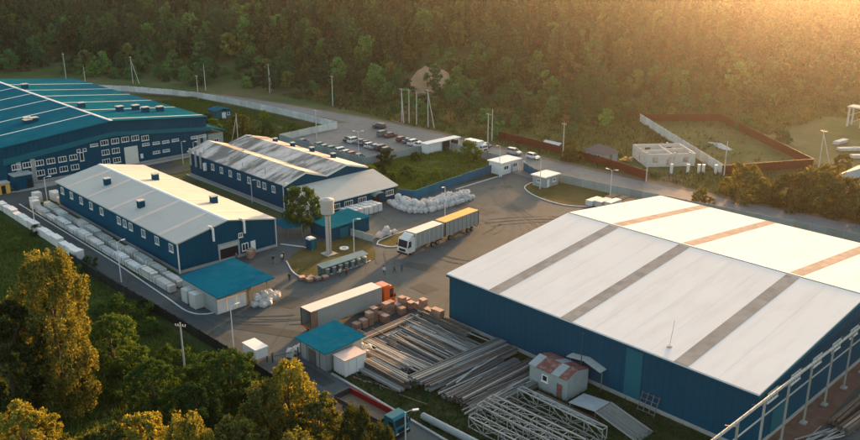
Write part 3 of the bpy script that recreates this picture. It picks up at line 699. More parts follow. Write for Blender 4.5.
for k in range(9):
    a0, a1 = math.pi * k / 9, math.pi * (k + 1) / 9
    mb.add([(AX1 + 0.01, 115.2 + 1.6 * math.cos(a), 2.3 + 0.75 * math.sin(a)) for a in (a0, a1)] + [(AX1 + 1.7, 115.2 + 1.6 * math.cos(a), 2.2 + 0.7 * math.sin(a)) for a in (a1, a0)] +
           [(AX1 + 0.01, 115.2 + 1.55 * math.cos(a), 2.24 + 0.72 * math.sin(a)) for a in (a0, a1)] + [(AX1 + 1.7, 115.2 + 1.55 * math.cos(a), 2.14 + 0.67 * math.sin(a)) for a in (a1, a0)],
           [(0, 1, 2, 3), (7, 6, 5, 4)])
mb.build('porch_canopy', M['shelter'], wa)
MB().box(-147.0, 97.45, 0.0, -139.2, 97.598, 3.1).build('end_wall', M['blockwork'], wa)
MB().box(-143.4, 99.2, 4.55, -141.2, 101.2, 4.62).build('roof_patch', M['brick_top'], wa)

# ------------------------------------------------------------------ small sheds
def shed(name, x0, x1, y0, y1, h0, h1, label, roofm, wallm, slope='y', over=0.4, extra=None):
    t = thing(name, ((x0 + x1) / 2, (y0 + y1) / 2, 0), label, 'shed')
    if slope == 'y':
        MB().prism([(y0, 0.02), (y1, 0.02), (y1, h1), (y0, h0)], 0, x0, x1).build('wall', M[wallm], t)
        sl = (h1 - h0) / (y1 - y0)
        MB().prism([(y0 - over, h0 - sl * over + 0.02), (y1 + over, h1 + sl * over + 0.02), (y1 + over, h1 + sl * over + 0.14), (y0 - over, h0 - sl * over + 0.14)], 0, x0 - over, x1 + over).build('roof', M[roofm], t)
    else:
        MB().prism([(x0, 0.02), (x1, 0.02), (x1, h1), (x0, h0)], 1, y0, y1).build('wall', M[wallm], t)
        sl = (h1 - h0) / (x1 - x0)
        MB().prism([(x0 - over, h0 - sl * over + 0.02), (x1 + over, h1 + sl * over + 0.02), (x1 + over, h1 + sl * over + 0.14), (x0 - over, h0 - sl * over + 0.14)], 1, y0 - over, y1 + over).build('roof', M[roofm], t)
    return t
# teal canopy shed beside the workshop gable: side posts, white cladding boards on the yard side
cs = thing('canopy_shed', (-115.5, 64, 0), 'open-sided shed with wide bright teal roof beside the workshop gable', 'shed')
MB().prism([(58.6, 3.3), (68.9, 3.9), (68.9, 4.05), (58.6, 3.45)], 0, -121.6, -109.0).build('roof', M['shed_roof'], cs)
MB().box(-121.4, 59.0, 0.02, -110.6, 59.15, 3.2).build('back_wall', M['grey_metal'], cs)
MB().box(-121.4, 59.152, 0.02, -121.25, 68.4, 3.3).build('end_wall', M['grey_metal'], cs)
for i in range(3): MB().box(-110.75, 59.2 + i * 1.75, 0.05, -110.6, 60.85 + i * 1.75, 2.35).build('wall_board', M['white_paint'], cs)
for (x, y) in ((-110.7, 64.8), (-110.7, 68.4), (-116, 68.4), (-121, 68.6)): MB().bar((x, y, 0.02), (x, y, 3.6), 0.18).build('post', M['steel'], cs)
s2 = shed('square_shed', -90.2, -84.0, 60.4, 66.6, 2.9, 3.2, 'grey-green square shed with bright teal roof beside white container', 'shed_roof', 'grey_metal', over=0.5)
MB().box(-83.998, 62.4, 0.1, -83.92, 63.8, 2.2).build('door', M['steel'], s2); MB().box(-88.0, 60.3, 0.1, -86.4, 60.398, 2.2).build('door', M['steel'], s2)
for k in range(5): MB().box(-90.0 + k * 1.5, 60.32, 0.05, -89.92 + k * 1.5, 60.397, 2.7).build('wall_rib', M['steel'], s2)
s3 = shed('lean_to_store', -132.4, -125.6, 92.8, 102.4, 2.6, 2.9, 'low blue store with teal roof behind the water tower', 'teal_roof', 'wall_blue', over=0.3)
MB().box(-125.598, 95.0, 0.1, -125.52, 97.0, 2.1).build('door', M['wall_band'], s3)
s4 = thing('teal_canopy', (-134.4, 88.4, 0), 'small teal canopy on posts left of the leafy yard tree', 'canopy')
MB().prism([(86.6, 2.5), (90.4, 2.7), (90.4, 2.8), (86.6, 2.6)], 0, -137.2, -131.4).build('roof', M['teal_roof'], s4)
for (x, y) in ((-137, 86.8), (-131.6, 86.8), (-137, 90.2), (-131.6, 90.2)): MB().bar((x, y, 0.02), (x, y, 2.55), 0.12).build('post', M['steel'], s4)
tb = thing('portable_toilet', (-124.8, 87.4, 0), 'dark blue portable toilet cabin with white cap on the lawn edge', 'toilet')
MB().box(-125.5, 86.7, 0.1, -124.1, 88.1, 2.1).build('cabin', M['wall_blue'], tb)
MB().prism([(86.6, 2.1), (88.2, 2.1), (87.9, 2.4), (86.9, 2.4)], 0, -125.5, -124.1).build('roof', M['white_paint'], tb)
MB().box(-124.098, 86.95, 0.15, -124.05, 87.85, 2.0).build('door', M['wall_band'], tb)
wc = thing('white_container', (-82.2, 63.0, 0), 'white storage container beside the teal-roofed square shed', 'container')
MB().box(-83.4, 61.2, 0.1, -80.9, 64.8, 2.5).build('body', M['white_paint'], wc); MB().box(-83.5, 61.1, 2.502, -80.8, 64.9, 2.6).build('roof', M['pale_strip'], wc)
for y in (61.9, 63.2): MB().box(-80.898, y, 0.25, -80.82, y + 1.15, 2.35).build('door', M['white_trim'], wc)
for (x, y) in ((-83.2, 61.4), (-81.1, 61.4), (-83.2, 64.6), (-81.1, 64.6)): MB().cbox(x, y, 0.05, 0.25, 0.25, 0.1).build('foot', M['chassis'], wc)
# the rusty workshop hut by the warehouse wall
rs = thing('rusty_hut', (-59.6, 80, 0), 'grey metal hut with rusty red roof by the warehouse wall', 'hut')
MB().prism([(77.9, 0.02), (82.3, 0.02), (82.3, 3.0), (80.1, 3.6), (77.9, 3.0)], 0, -62.8, -56.6).build('wall', M['grey_metal'], rs)
for i in range(5):
    x0 = -62.95 + i * 1.26
    for (ya, yb) in ((77.75, 80.09), (82.45, 80.11)):
        MB().prism([(ya, 2.98), (yb, 3.62), (yb, 3.69 + 0.015 * (i % 2)), (ya, 3.05 + 0.015 * (i % 2))], 0, x0, x0 + 1.25).build('roof_sheet', M['rust'] if (i + (ya > 80)) % 3 else M['grey_metal'], rs)
window(rs, '-Y', -60.2, 1.9, 1.0, 1.0, 1, 77.9)
MB().box(-58.2, 77.82, 0.1, -57.4, 77.898, 2.0).build('door', M['rust'], rs)
MB().tube([(-57.6, 82.0, 2.5), (-57.6, 82.0, 8.0)], [0.07, 0.05], 6).build('flue', M['steel_dark'], rs)
ws = thing('white_canopy', (-57.5, 83.0, 0), 'white sheet-metal lean-to roof between rusty hut and warehouse', 'canopy')
MB().prism([(-60.4, 3.3), (-57.6, 3.7), (-54.9, 3.0), (-54.9, 3.08), (-57.6, 3.78), (-60.4, 3.38)], 1, 82.5, 83.9).build('roof', M['grey_roof'], ws)
for x in (-60.2, -55.1): MB().bar((x, 83.2, 0.02), (x, 83.2, 3.1), 0.1).build('post', M['steel'], ws)
# gatehouse, kiosk, hut, pavilion
gh = thing('gatehouse', (-137, 156.5, 0), 'white flat-roofed gatehouse between the blue fences', 'building')
MB().box(-139.4, 153.2, 0, -135.2, 156.8, 3.0).build('wall', M['white_paint'], gh); MB().box(-139.8, 152.9, 3.0, -134.8, 160.6, 3.25).build('roof', M['white_trim'], gh)
MB().box(-139.0, 156.8, 0, -135.6, 160.2, 2.995).build('wall', M['white_paint'], gh)
window(gh, '+X', 155.0, 1.7, 1.8, 1.1, 2, -135.2); window(gh, '+X', 158.8, 1.7, 1.6, 1.1, 2, -135.6)
MB().box(-135.598, 157.0, 0.05, -135.52, 157.9, 2.1).build('door', M['grey_metal'], gh)
for y in (152.4, 161.2): tag(MB().cbox(-134.6, y, 1.2, 0.5, 0.5, 2.4).build('gate_pillar', M['white_paint'], gh))
kk = thing('grey_kiosk', (-121.9, 154.6, 0), 'grey cabin with pale overhanging roof on the lawn by gate', 'kiosk')
MB().box(-124, 151.9, 0.05, -120.2, 157, 2.6).build('wall', M['grey_metal'], kk); MB().box(-124.4, 151.5, 2.6, -119.8, 157.4, 2.85).build('roof', M['white_paint'], kk)
window(kk, '+X', 155.3, 1.6, 1.2, 0.9, 2, -120.2); MB().box(-120.198, 152.6, 0.1, -120.12, 153.5, 2.1).build('door', M['white_paint'], kk)
window(kk, '-Y', -122, 1.6, 1.2, 0.9, 2, 151.9)
ht = thing('blue_hut', (-248, 139.5, 0), 'lone small blue hut with pale blue roof on waste ground', 'hut')
MB().box(-251, 137, 0, -245.6, 142.6, 2.6).build('wall', M['wall_band'], ht); MB().prism([(136.6, 2.6), (139.8, 3.3), (143, 2.6), (143, 2.75), (139.8, 3.45), (136.6, 2.75)], 0, -251.4, -245.2).build('roof', M['teal_roof'], ht)
MB().box(-245.598, 139, 0.05, -245.5, 140.4, 2.1).build('door', M['white_paint'], ht); window(ht, '+X', 141.4, 1.5, 1.0, 0.9, 1, -245.6)
pv = thing('bus_shelter', (-165, 161, 0), 'white shelter, half closed and half open, at car park edge', 'shelter')
MB().box(-165.9, 154.6, 0.02, -163.8, 160.0, 2.8).build('wall', M['white_paint'], pv); MB().box(-165.9, 160.0, 0.02, -165.7, 167.2, 2.795).build('back_wall', M['steel_dark'], pv)
MB().box(-166.2, 154.3, 2.8, -163.4, 167.6, 3.0).build('roof', M['white_trim'], pv)
MB().box(-163.95, 160.0, 1.0, -163.85, 166.8, 2.3).build('glazing', M['glass'], pv)  # dark sheet standing for the shade inside the open half
for y in (160.2, 163.6, 167.0): MB().bar((-163.75, y, 0.02), (-163.75, y, 2.8), 0.16).build('post', M['white_trim'], pv)

# bin shelter: a long low green-grey screen with bins along it
bs = thing('bin_shelter', (-111.9, 85.4, 0), 'long low green-grey bin shelter along the lawn kerb', 'shelter')
MB().prism([(-113.2, 2.05), (-111.4, 1.75), (-111.4, 1.81), (-113.2, 2.11)], 1, 80.2, 90.6).build('roof', M['shelter'], bs)
MB().box(-113.05, 80.3, 0.08, -112.98, 90.5, 2.0).build('back_screen', M['shelter'], bs)
for k in range(8): MB().bar((-111.5, 80.4 + k * 1.43, 0.02), (-111.5, 80.4 + k * 1.43, 1.76), 0.09).build('post', M['steel'], bs)
for k in range(7):
    y = 81.6 + k * 1.38
    b = thing('waste_bin', (-111.9, y, 0.02), ORD[k] + ' dark bin with pale lid from the low brick pallets, bin shelter', 'bin', 'bins along the shelter')
    MB().tube([(-111.9, y, 0.02), (-111.9, y, 1.25)], [0.34, 0.42], 10).build('body', M['shelter'], b)
    MB().tube([(-111.9, y, 1.255), (-111.9, y, 1.36), (-111.9, y, 1.44)], [0.46, 0.44, 0.2], 10).build('lid', M['white_paint'], b)

# water tower
wt = thing('water_tower', (-120.1, 88.1, 0), 'pale steel water tower with cylindrical tank on thick column', 'water tower')
MB().tube([(-120.1, 88.1, 0), (-120.1, 88.1, 7.7)], [0.54, 0.50], 18).build('column', M['tank'], wt, smooth=False)
MB().tube([(-120.1, 88.1, 7.7), (-120.1, 88.1, 8.2), (-120.1, 88.1, 10.8), (-120.1, 88.1, 11.1)], [0.56, 1.25, 1.25, 0.3], 24).build('tank', M['tank'], wt)
MB().cbox(-120.1, 88.1, 0.12, 2.4, 2.4, 0.24).build('foundation', M['concrete'], wt)
for s_ in (-0.22, 0.22): MB().bar((-119.52, 88.1 + s_, 0.3), (-119.52, 88.1 + s_, 7.6), 0.05).build('ladder_rail', M['steel'], wt)
for k in range(14): MB().bar((-119.52, 87.88, 0.6 + k * 0.5), (-119.52, 88.32, 0.6 + k * 0.5), 0.04).build('rung', M['steel'], wt)
hc = thing('manhole_cover', (-120.4, 91.9, 0.06), 'round white concrete hatch lying in the lawn', 'hatch')
MB().tube([(-120.4, 91.9, 0.05), (-120.4, 91.9, 0.3)], 0.9, 16).build('ring', M['white_paint'], hc); MB().tube([(-120.4, 91.9, 0.302), (-120.4, 91.9, 0.36)], 0.4, 12).build('lid', M['grey_metal'], hc)

# ------------------------------------------------------------------ overhead crane runway by the warehouse gable
cr = thing('crane_runway', (-33.6, 91, 0), 'long steel crane runway on columns along the warehouse gable', 'gantry')
MB().tube([(-33.6, 64, 8.05), (-33.6, 128, 8.05)], 0.17, 8).build('top_pipe', M['steel_pale'], cr)
MB().bar((-33.6, 64, 5.95), (-33.6, 128, 5.95), 0.12, 0.14).build('lower_rail', M['steel_pale'], cr)
for k in range(10):
    y = 70.4 + k * 6.1
    c_ = MB().bar((-33.52, y - 0.16, 0.02), (-33.52, y - 0.16, 7.9), 0.11, 0.16).bar((-33.52, y + 0.16, 0.02), (-33.52, y + 0.16, 7.9), 0.11, 0.16)
    for j in range(13): c_.bar((-33.52, y - 0.11, 0.3 + j * 0.6), (-33.52, y + 0.11, 0.6 + j * 0.6), 0.05)
    c_.build('column', M['steel_pale'], cr)
    MB().cbox(-33.52, y, 0.12, 0.7, 0.9, 0.2).build('footing', M['concrete'], cr)
    MB().bar((-33.7, y, 7.4), (-34.9, y, 7.0), 0.08).build('wall_tie', M['steel'], cr)
for k in range(40): MB().bar((-33.5, 65 + k * 1.55, 8.2), (-33.5, 65 + k * 1.55, 8.42), 0.06).build('clip', M['steel_pale'], cr)

# ------------------------------------------------------------------ fences, panel by panel
def fence(name, label, pts, h, m, panel=3.0, post=None, thick=0.12, post_m=None, cat='fence', gap=0.03, base=0.0):
    t = thing(name, (pts[0][0], pts[0][1], 0), label, cat)
    cache = {}
    o_ = OFF[t.name]
    for a, b in zip(pts[:-1], pts[1:]):
        a = Vector(a); b = Vector(b); L = (b - a).length; n = max(1, round(L / panel)); w = L / n
        ang = math.atan2(b.y - a.y, b.x - a.x)
        key = round(w, 3)
        if key not in cache:
            mb = MB().box(gap, -thick / 2, 0.05, w - gap, thick / 2, h)
            if post: mb.box(gap + 0.02, -thick / 2 - 0.03, h * 0.28, w - gap - 0.02, -thick / 2 - 0.001, h * 0.34).box(gap + 0.02, -thick / 2 - 0.03, h * 0.68, w - gap - 0.02, -thick / 2 - 0.001, h * 0.74)
            cache[key] = (mb.mesh('panel', m), MB().box(-0.11, -0.11, 0, 0.11, 0.11, h + 0.1).mesh('post', post_m or m) if post else None)
        pm, qm = cache[key]
        for k in range(n):
            p = a + (b - a) * (k / n)
            g = hill(p.x, p.y)
            q = put('panel', pm, t, (p.x - o_.x, p.y - o_.y, g + base + random.uniform(-0.04, 0.04)), ang)
            if post: put('post', qm, t, (p.x - o_.x, p.y - o_.y, g + base), ang)
    return t
fence('concrete_fence', 'pale concrete panel fence along the public road behind the teal-roofed hall', [(p.x, p.y) for p in smooth_line([(-352, 108), (-326.8, 134.2), (-308.7, 144.0), (-286, 152.6), (-250, 156.5), (-217, 157.6), (-207.7, 157.5)], 2)], 2.1, M['fence_conc'], 3.6, True)
fence('concrete_fence', 'pale concrete panel fence running from the road to the hall beside the car park', [(-207.7, 157.3), (-206.6, 146), (-205.4, 134.6)], 2.1, M['fence_conc'], 3.4, True)
fence('car_park_fence', 'grey-green panel fence between the car park and the twin-gable hall', [(-205.2, 134.4), (-167, 134.6)], 2.0, M['fence_grey'], 3.0, True)
fence('car_park_fence', 'grey-green panel fence between the car park and the weedy field', [(-166.8, 134.8), (-166.6, 163.6)], 2.0, M['fence_grey'], 2.6, True)
fence('field_fence', 'grey-green panel fence between the weedy field and the public road', [(-166.4, 163.8), (-141, 162.6)], 1.9, M['fence_grey'], 2.8, True)
fence('blue_fence', 'dark blue sheet fence behind the pile of white bulk bags', [(-138.3, 121.6), (-134.6, 123.4), (-135.4, 128), (-137.6, 146), (-138.4, 153)], 2.2, M['fence_blue'], 2.4, True)
fence('blue_fence', 'short dark blue sheet fence between gatehouse and grey kiosk', [(-135.0, 161.2), (-127.6, 157.8), (-124.4, 157.6)], 2.1, M['fence_blue'], 2.4, True)
fence('roadside_fence', 'long grey concrete fence between the warehouse and the public road', [(-124.2, 158.6), (-99.4, 161.0), (-85.5, 162.6), (-53.7, 166.4), (-20, 171)], 2.0, M['fence_grey'], 3.2, True)
fence('red_fence', 'long brown-red sheet fence on the far side of the road', [(-163, 183.2), (-150, 182.4), (-131.1, 180.6), (-118, 178.6), (-107.4, 175.8)], 2.3, M['fence_red'], 2.5, True)
fence('plot_fence', 'pale diagonal panel fence beside the unfinished white house', [(-148, 234.8), (-97.6, 194.2)], 2.6, M['fence_conc'], 3.0, True)
fence('plot_fence', 'dark red fence along the back of the empty plot', [(-147.6, 236), (-130.5, 254.5)], 2.4, M['fence_red'], 3.0, True)
fence('plot_fence', 'dark red diagonal fence along the far side of the empty plot', [(-130.3, 254.5), (-84.6, 217.2)], 2.4, M['fence_red'], 3.0, True)
fence('plot_fence', 'dark red fence along the road side of the empty plot', [(-97.4, 194.0), (-84.7, 217.0)], 2.4, M['fence_red'], 3.0, True)
fence('lane_fence', 'dark sheet fence along the service lane above the trees', [(-150, 51.6), (-137.5, 51.6), (-112, 52.6), (-90, 53.1), (-72, 53.0), (-52, 52.8)], 1.7, M['fence_dark'], 2.5, True, base=-0.1)
fence('yard_wall', 'low grey concrete wall between lawn and yard behind water tower', [(-130.5, 95.8), (-125.2, 97.8), (-119.6, 98.4)], 1.5, M['fence_grey'], 2.4, True)

# ------------------------------------------------------------------ poles and lamps
def pole_mesh(h, r=0.16, arms=1):
    mb = MB().tube([(0, 0, -0.1), (0, 0, h)], [r, r * 0.62], 8)
    return mb.mesh('shaft', M['pole'])
POLE = {}
def utility_pole(x, y, h, label, brace=None, arm=0.0, ang=0.0, group='utility poles'):
    t = thing('utility_pole', (x, y, hill(x, y)), label, 'pole', group)
    if h not in POLE: POLE[h] = pole_mesh(h)
    put('shaft', POLE[h], t)
    if brace:
        MB().tube([(brace[0], brace[1], 0), (0, 0, h * 0.9)], [0.15, 0.1], 6).build('brace', M['pole'], t, world=False)
    if arm:
        a = MB().bar((-arm * math.cos(ang), -arm * math.sin(ang), h - 0.5), (arm * math.cos(ang), arm * math.sin(ang), h - 0.5), 0.12).build('crossarm', M['steel'], t, world=False)
        for k in (-1, -0.5, 0.5, 1):
            MB().tube([(k * arm * math.cos(ang), k * arm * math.sin(ang), h - 0.44), (k * arm * math.cos(ang), k * arm * math.sin(ang), h - 0.22)], 0.06, 6).build('insulator', M['white_paint'], a, world=False)
    return t
utility_pole(-364, 134, 11, 'tall pole at forest edge above the teal roof, nearest the picture edge', arm=0.9)
utility_pole(-342.3, 133.4, 8, 'short pole beside the road above the teal-roofed hall ridge')
utility_pole(-335, 150, 11, 'pole with brace at forest edge above the concrete fence start', (2.5, 1.5), 0.9)
utility_pole(-300, 163.5, 10, 'single pole beside the road bend, in front of dark woods')
utility_pole(-283, 151.0, 9, 'pole on waste ground just inside the pale concrete fence', arm=0.8)
utility_pole(-276.8, 178, 11, 'braced pole beyond the road, beneath the wooded slope', (-2.2, 2.4), 0.9)
utility_pole(-237.6, 178.5, 11, 'single pole on the far verge opposite the car park entrance', arm=0.8)
utility_pole(-200.9, 178.5, 11, 'slanted leg pole, first of the cluster under the sand bank', (1.6, -0.6), 0.9)
utility_pole(-198.2, 179.2, 11, 'upright pole, second of the cluster under the sand bank', arm=0.9)
utility_pole(-194.0, 178.6, 11, 'upright pole, third of the cluster under the sand bank')
utility_pole(-189.1, 179.0, 12, 'braced pole, last of the cluster under the sand bank', (2.2, 0.6), 0.9)
utility_pole(-161.0, 176.2, 9, 'twin-headed pole beside the road, nearest the white box truck', arm=0.8)
utility_pole(-162.5, 179.6, 9.5, 'bare pole on the verge where the red fence begins')
utility_pole(-134.9, 177.6, 10, 'pole standing before the middle of the red fence', arm=0.7)
utility_pole(-107.0, 174.6, 7, 'pole on the verge at the end of the red fence')
utility_pole(-96.4, 193.0, 9, 'pole at the road end of the pale diagonal fence')
utility_pole(-82.8, 216.5, 10.5, 'braced pole at the far corner of the empty plot', (1.8, 3.0), 0.8)
utility_pole(-212.8, 125, 8.5, 'braced pole behind the stained roof of the weathered hall', (-2.4, -0.6))
utility_pole(-199.5, 143.5, 9, 'pole at the car park side of the concrete fence', arm=0.7)
utility_pole(-95.7, 45.6, 8.2, 'lone concrete pole among the bushes below the service lane', arm=0.7, ang=0.6)

def lamp(x, y, h, label, ang=0.0, double=False):
    t = thing('street_lamp', (x, y, 0.02), label, 'lamp', 'lamp posts in the works yard')
    MB().tube([(0, 0, 0), (0, 0, 0.8), (0, 0, h)], [0.13, 0.10, 0.06], 8).build('post', M['lamp_post'], t, world=False)
    for s_ in ((1, -1) if double else (1,)):
        dx, dy = s_ * math.cos(ang), s_ * math.sin(ang)
        MB().tube([(0, 0, h - 0.1), (dx * 0.5, dy * 0.5, h + 0.15), (dx * 0.9, dy * 0.9, h + 0.2)], 0.04, 6).build('arm', M['lamp_post'], t, world=False)
        MB().bar((dx * 0.8, dy * 0.8, h + 0.2), (dx * 1.5, dy * 1.5, h + 0.26), 0.28, 0.12).build('lamp_head', M['white_trim'], t, world=False)
    return t
lamp(-98.0, 54.4, 6.9, 'lamp post on the lane edge in front of the canopy shed', 1.57)
lamp(-133.8, 53.9, 7.3, 'lamp post on the lane edge opposite the middle panel packs', 1.57)
lamp(-172.0, 53.2, 6.5, 'lamp post rising from the row of white blocks', 1.57)
lamp(-116.2, 91.0, 7.2, 'lamp post on the lawn behind the bin shelter', 0.4)
lamp(-134.4, 151.6, 8.0, 'lamp post in front of the gatehouse', -1.5)
lamp(-120.6, 150.6, 7.4, 'lamp post in front of the grey kiosk', -2.0)
lamp(-119.0, 117.5, 7.5, 'lamp post behind the orange-topped trailer', -1.2)
lamp(-170.2, 135.8, 8.2, 'lamp post at the car park fence behind the weathered hall', 0.8, True)
lamp(-104.0, 155.2, 7.0, 'lamp post behind the stacked white sheets by warehouse', 0.2, True)
lamp(-60.3, 53.6, 7.0, 'lamp post at the lane edge beside the red flatbed', 0.9)
lamp(-141.5, 97.0 - 4.2, 8.5, 'lamp post at the corner of the weathered hall', 0.2)
lamp(-158.5, 95.6, 5.2, 'short lamp post against the long wall of the weathered hall', 0.2)
lamp(-189.5, 62.0, 6.0, 'thin lamp post at the far end of the panel packs', 0.9)
lamp(-200.5, 101.0, 6.0, 'first of two thin lamp posts before the shutter door hall', 0.3)
lamp(-198.0, 103.0, 6.0, 'second of two thin lamp posts before the shutter door hall', 0.3)

# ------------------------------------------------------------------ vehicles
def wheel_meshes(r, w):
    ty = MB().tube([(0, -w / 2, 0), (0, -w / 2 + 0.03, 0), (0, w / 2 - 0.03, 0), (0, w / 2, 0)], [r * 0.9, r, r, r * 0.9], 14).mesh('tyre', M['tyre'])
    ri = MB().tube([(0, -w / 2 - 0.012, 0), (0, w / 2 + 0.012, 0)], r * 0.55, 10).mesh('rim', M['rim'])
    return ty, ri
WH = {}
def wheel(parent, x, y, r, w):
    if (r, w) not in WH: WH[(r, w)] = wheel_meshes(r, w)
    ty, ri = WH[(r, w)]
    o = put('wheel', ty, parent, (x, y, r)); put('rim', ri, o)
def loft(sections):
    """sections: list of (x, [(y, z), ...]) rings of equal length"""
    mb = MB(); n = len(sections[0][1])
    for x, ring in sections: mb.v += [(x, y, z) for y, z in ring]
    for i in range(len(sections) - 1):
        for j in range(n):
            j2 = (j + 1) % n
            mb.f.append((i * n + j, i * n + j2, (i + 1) * n + j2, (i + 1) * n + j)); mb.m.append(0)
    mb.f.append(tuple(range(n))); mb.f.append(tuple(reversed(range((len(sections) - 1) * n, len(sections) * n)))); mb.m += [0, 0]
    return mb
def make_car(kind, col, name):
    """forward is +x; hatch, sedan or suv"""
    t = thing('parked_car', (0, 0, 0), 'car', 'car')
    L, Wd, Hh, bh = {'sedan': (4.5, 1.75, 1.45, 0.92), 'hatch': (4.0, 1.7, 1.5, 0.95), 'suv': (4.6, 1.85, 1.72, 1.08)}[kind]
    w = Wd / 2
    def ring(k, z0, z1): return [(-w * k, z0), (-w * k * 1.02, (z0 + z1) / 2), (-w * k * 0.92, z1), (w * k * 0.92, z1), (w * k * 1.02, (z0 + z1) / 2), (w * k, z0)]
    hx = L / 2
    body = loft([(-hx, ring(0.86, 0.42, bh * 0.86)), (-hx + 0.18, ring(0.96, 0.26, bh * 0.97)), (-hx + 0.9, ring(1, 0.24, bh)), (0, ring(1, 0.22, bh)), (hx - 1.3, ring(1, 0.24, bh * 0.98)), (hx - 0.3, ring(0.96, 0.26, bh * 0.82)), (hx, ring(0.82, 0.36, bh * 0.66))])
    body.build('body', col, t, world=False, smooth=False)
    xr, xt0, xt1, xf = {'sedan': (-1.75, -1.0, 0.35, 1.05), 'hatch': (-1.85, -1.55, 0.3, 0.95), 'suv': (-2.15, -1.8, 0.45, 1.05)}[kind]
    gl = loft([(xr, [(-w * 0.85, bh - 0.02), (-w * 0.84, bh + 0.02), (w * 0.84, bh + 0.02), (w * 0.85, bh - 0.02)]), (xt0, [(-w * 0.88, bh - 0.02), (-w * 0.70, Hh - 0.05), (w * 0.70, Hh - 0.05), (w * 0.88, bh - 0.02)]),
               (xt1, [(-w * 0.88, bh - 0.02), (-w * 0.70, Hh - 0.05), (w * 0.70, Hh - 0.05), (w * 0.88, bh - 0.02)]), (xf, [(-w * 0.86, bh - 0.02), (-w * 0.84, bh + 0.01), (w * 0.84, bh + 0.01), (w * 0.86, bh - 0.02)])])
    gl.build('windows', M['glass'], t, world=False)
    rf = loft([(xt0 - 0.12, [(-w * 0.68, Hh - 0.07), (-w * 0.6, Hh - 0.03), (w * 0.6, Hh - 0.03), (w * 0.68, Hh - 0.07)]), (xt0 + 0.25, [(-w * 0.72, Hh - 0.06), (-w * 0.62, Hh), (w * 0.62, Hh), (w * 0.72, Hh - 0.06)]),
               (xt1 - 0.15, [(-w * 0.72, Hh - 0.06), (-w * 0.62, Hh), (w * 0.62, Hh), (w * 0.72, Hh - 0.06)]), (xt1 + 0.1, [(-w * 0.7, Hh - 0.07), (-w * 0.6, Hh - 0.04), (w * 0.6, Hh - 0.04), (w * 0.7, Hh - 0.07)])])
    rf.build('roof', col, t, world=False)
    for (a, b) in ((xt0, xr + 0.1), (xt1, xf - 0.1)):
        for s_ in (-1, 1): MB().bar((a, s_ * w * 0.71, Hh - 0.06), (b, s_ * w * 0.86, bh), 0.09).build('pillar', col, t, world=False)
    for s_ in (-1, 1):
        MB().cbox(hx - 0.06, s_ * w * 0.6, bh * 0.62, 0.16, 0.34, 0.14).build('headlight', M['lamp_glass'], t, world=False)
        MB().cbox(-hx + 0.06, s_ * w * 0.65, bh * 0.8, 0.16, 0.3, 0.14).build('tail_light', M['tail_red'], t, world=False)
        for x in (-L * 0.29, L * 0.31): wheel(t, x, s_ * (w - 0.1), 0.32 if kind != 'suv' else 0.37, 0.2)
    return t
def paint(n, c): return mat('car_paint_' + n, c, 0.3, 0.0, 0.06, 1.0, spec=0.5)
PA = {'white': paint('white', (0.68, 0.67, 0.64)), 'silver': paint('silver', (0.36, 0.36, 0.36)), 'dark': paint('dark', (0.025, 0.028, 0.032)), 'grey': paint('grey', (0.12, 0.125, 0.13)), 'maroon': paint('maroon', (0.16, 0.03, 0.03)), 'red': paint('red', (0.35, 0.03, 0.03)), 'blue': paint('blue', (0.05, 0.10, 0.18)), 'teal': paint('teal', (0.04, 0.17, 0.18))}
CARP = {}
def car(kind, colour, x, y, rz, label, group):
    k = (kind, colour)
    if k not in CARP:
        CARP[k] = make_car(kind, PA[colour], k); used = False
    else: used = True
    return place(CARP[k], used, (x, y, 0.036), rz, label, group)
gp = 'cars in the car park'
car('sedan', 'dark', -191.2, 149.4, 1.65, 'dark sedan, first in the middle row of the car park', gp)
car('suv', 'white', -188.7, 149.2, 1.55, 'white sport utility car, second in the middle row of the car park', gp)
car('sedan', 'grey', -186.1, 149.9, 1.6, 'grey sedan next to the white utility car in the middle row', gp)
car('sedan', 'dark', -183.8, 149.6, 1.52, 'dark sedan ahead of the gap in the middle row', gp)
car('hatch', 'white', -181.0, 148.7, 1.6, 'small white hatchback after the gap in the middle row', gp)
car('sedan', 'silver', -178.6, 148.8, 1.57, 'silver sedan beside the small white hatchback', gp)
car('suv', 'dark', -176.1, 148.9, 1.53, 'dark sport utility car, last but one of the middle row', gp)
car('hatch', 'dark', -173.6, 148.6, 1.62, 'dark hatchback closing the middle row near the field fence', gp)
car('suv', 'grey', -189.8, 161.2, 1.6, 'grey utility car alone with its neighbour near the road', gp)
car('sedan', 'maroon', -187.0, 161.6, 1.5, 'maroon sedan beside the grey utility car near the road', gp)
car('hatch', 'maroon', -180.4, 160.4, 1.57, 'maroon hatchback, first in the row by the shelter', gp)
car('sedan', 'grey', -177.7, 160.5, 1.55, 'grey sedan next to the maroon hatchback by the shelter', gp)
car('suv', 'white', -174.8, 160.0, 1.6, 'white utility car in the row by the shelter', gp)
car('sedan', 'white', -172.0, 159.7, 1.57, 'white sedan parked closest to the shelter', gp)
car('sedan', 'blue', -197.8, 136.9, -1.57, 'blue sedan alone at the fence behind the weathered roof', gp)
car('hatch', 'teal', -190.9, 137.4, -1.55, 'teal hatchback, first in the row along the hall fence', gp)
car('sedan', 'silver', -187.9, 137.3, -1.57, 'silver sedan in the row along the hall fence', gp)
car('hatch', 'teal', -185.1, 137.2, -1.6, 'teal hatchback in the middle of the hall fence row', gp)
car('suv', 'white', -181.3, 137.4, -1.57, 'white utility car in the row along the hall fence', gp)
car('hatch', 'white', -178.4, 137.2, -1.5, 'white hatchback next to the red car by the hall fence', gp)
car('hatch', 'red', -176.0, 137.2, -1.57, 'red hatchback in the row along the hall fence', gp)
car('sedan', 'teal', -173.0, 137.6, -1.57, 'teal sedan closing the row along the hall fence', gp)
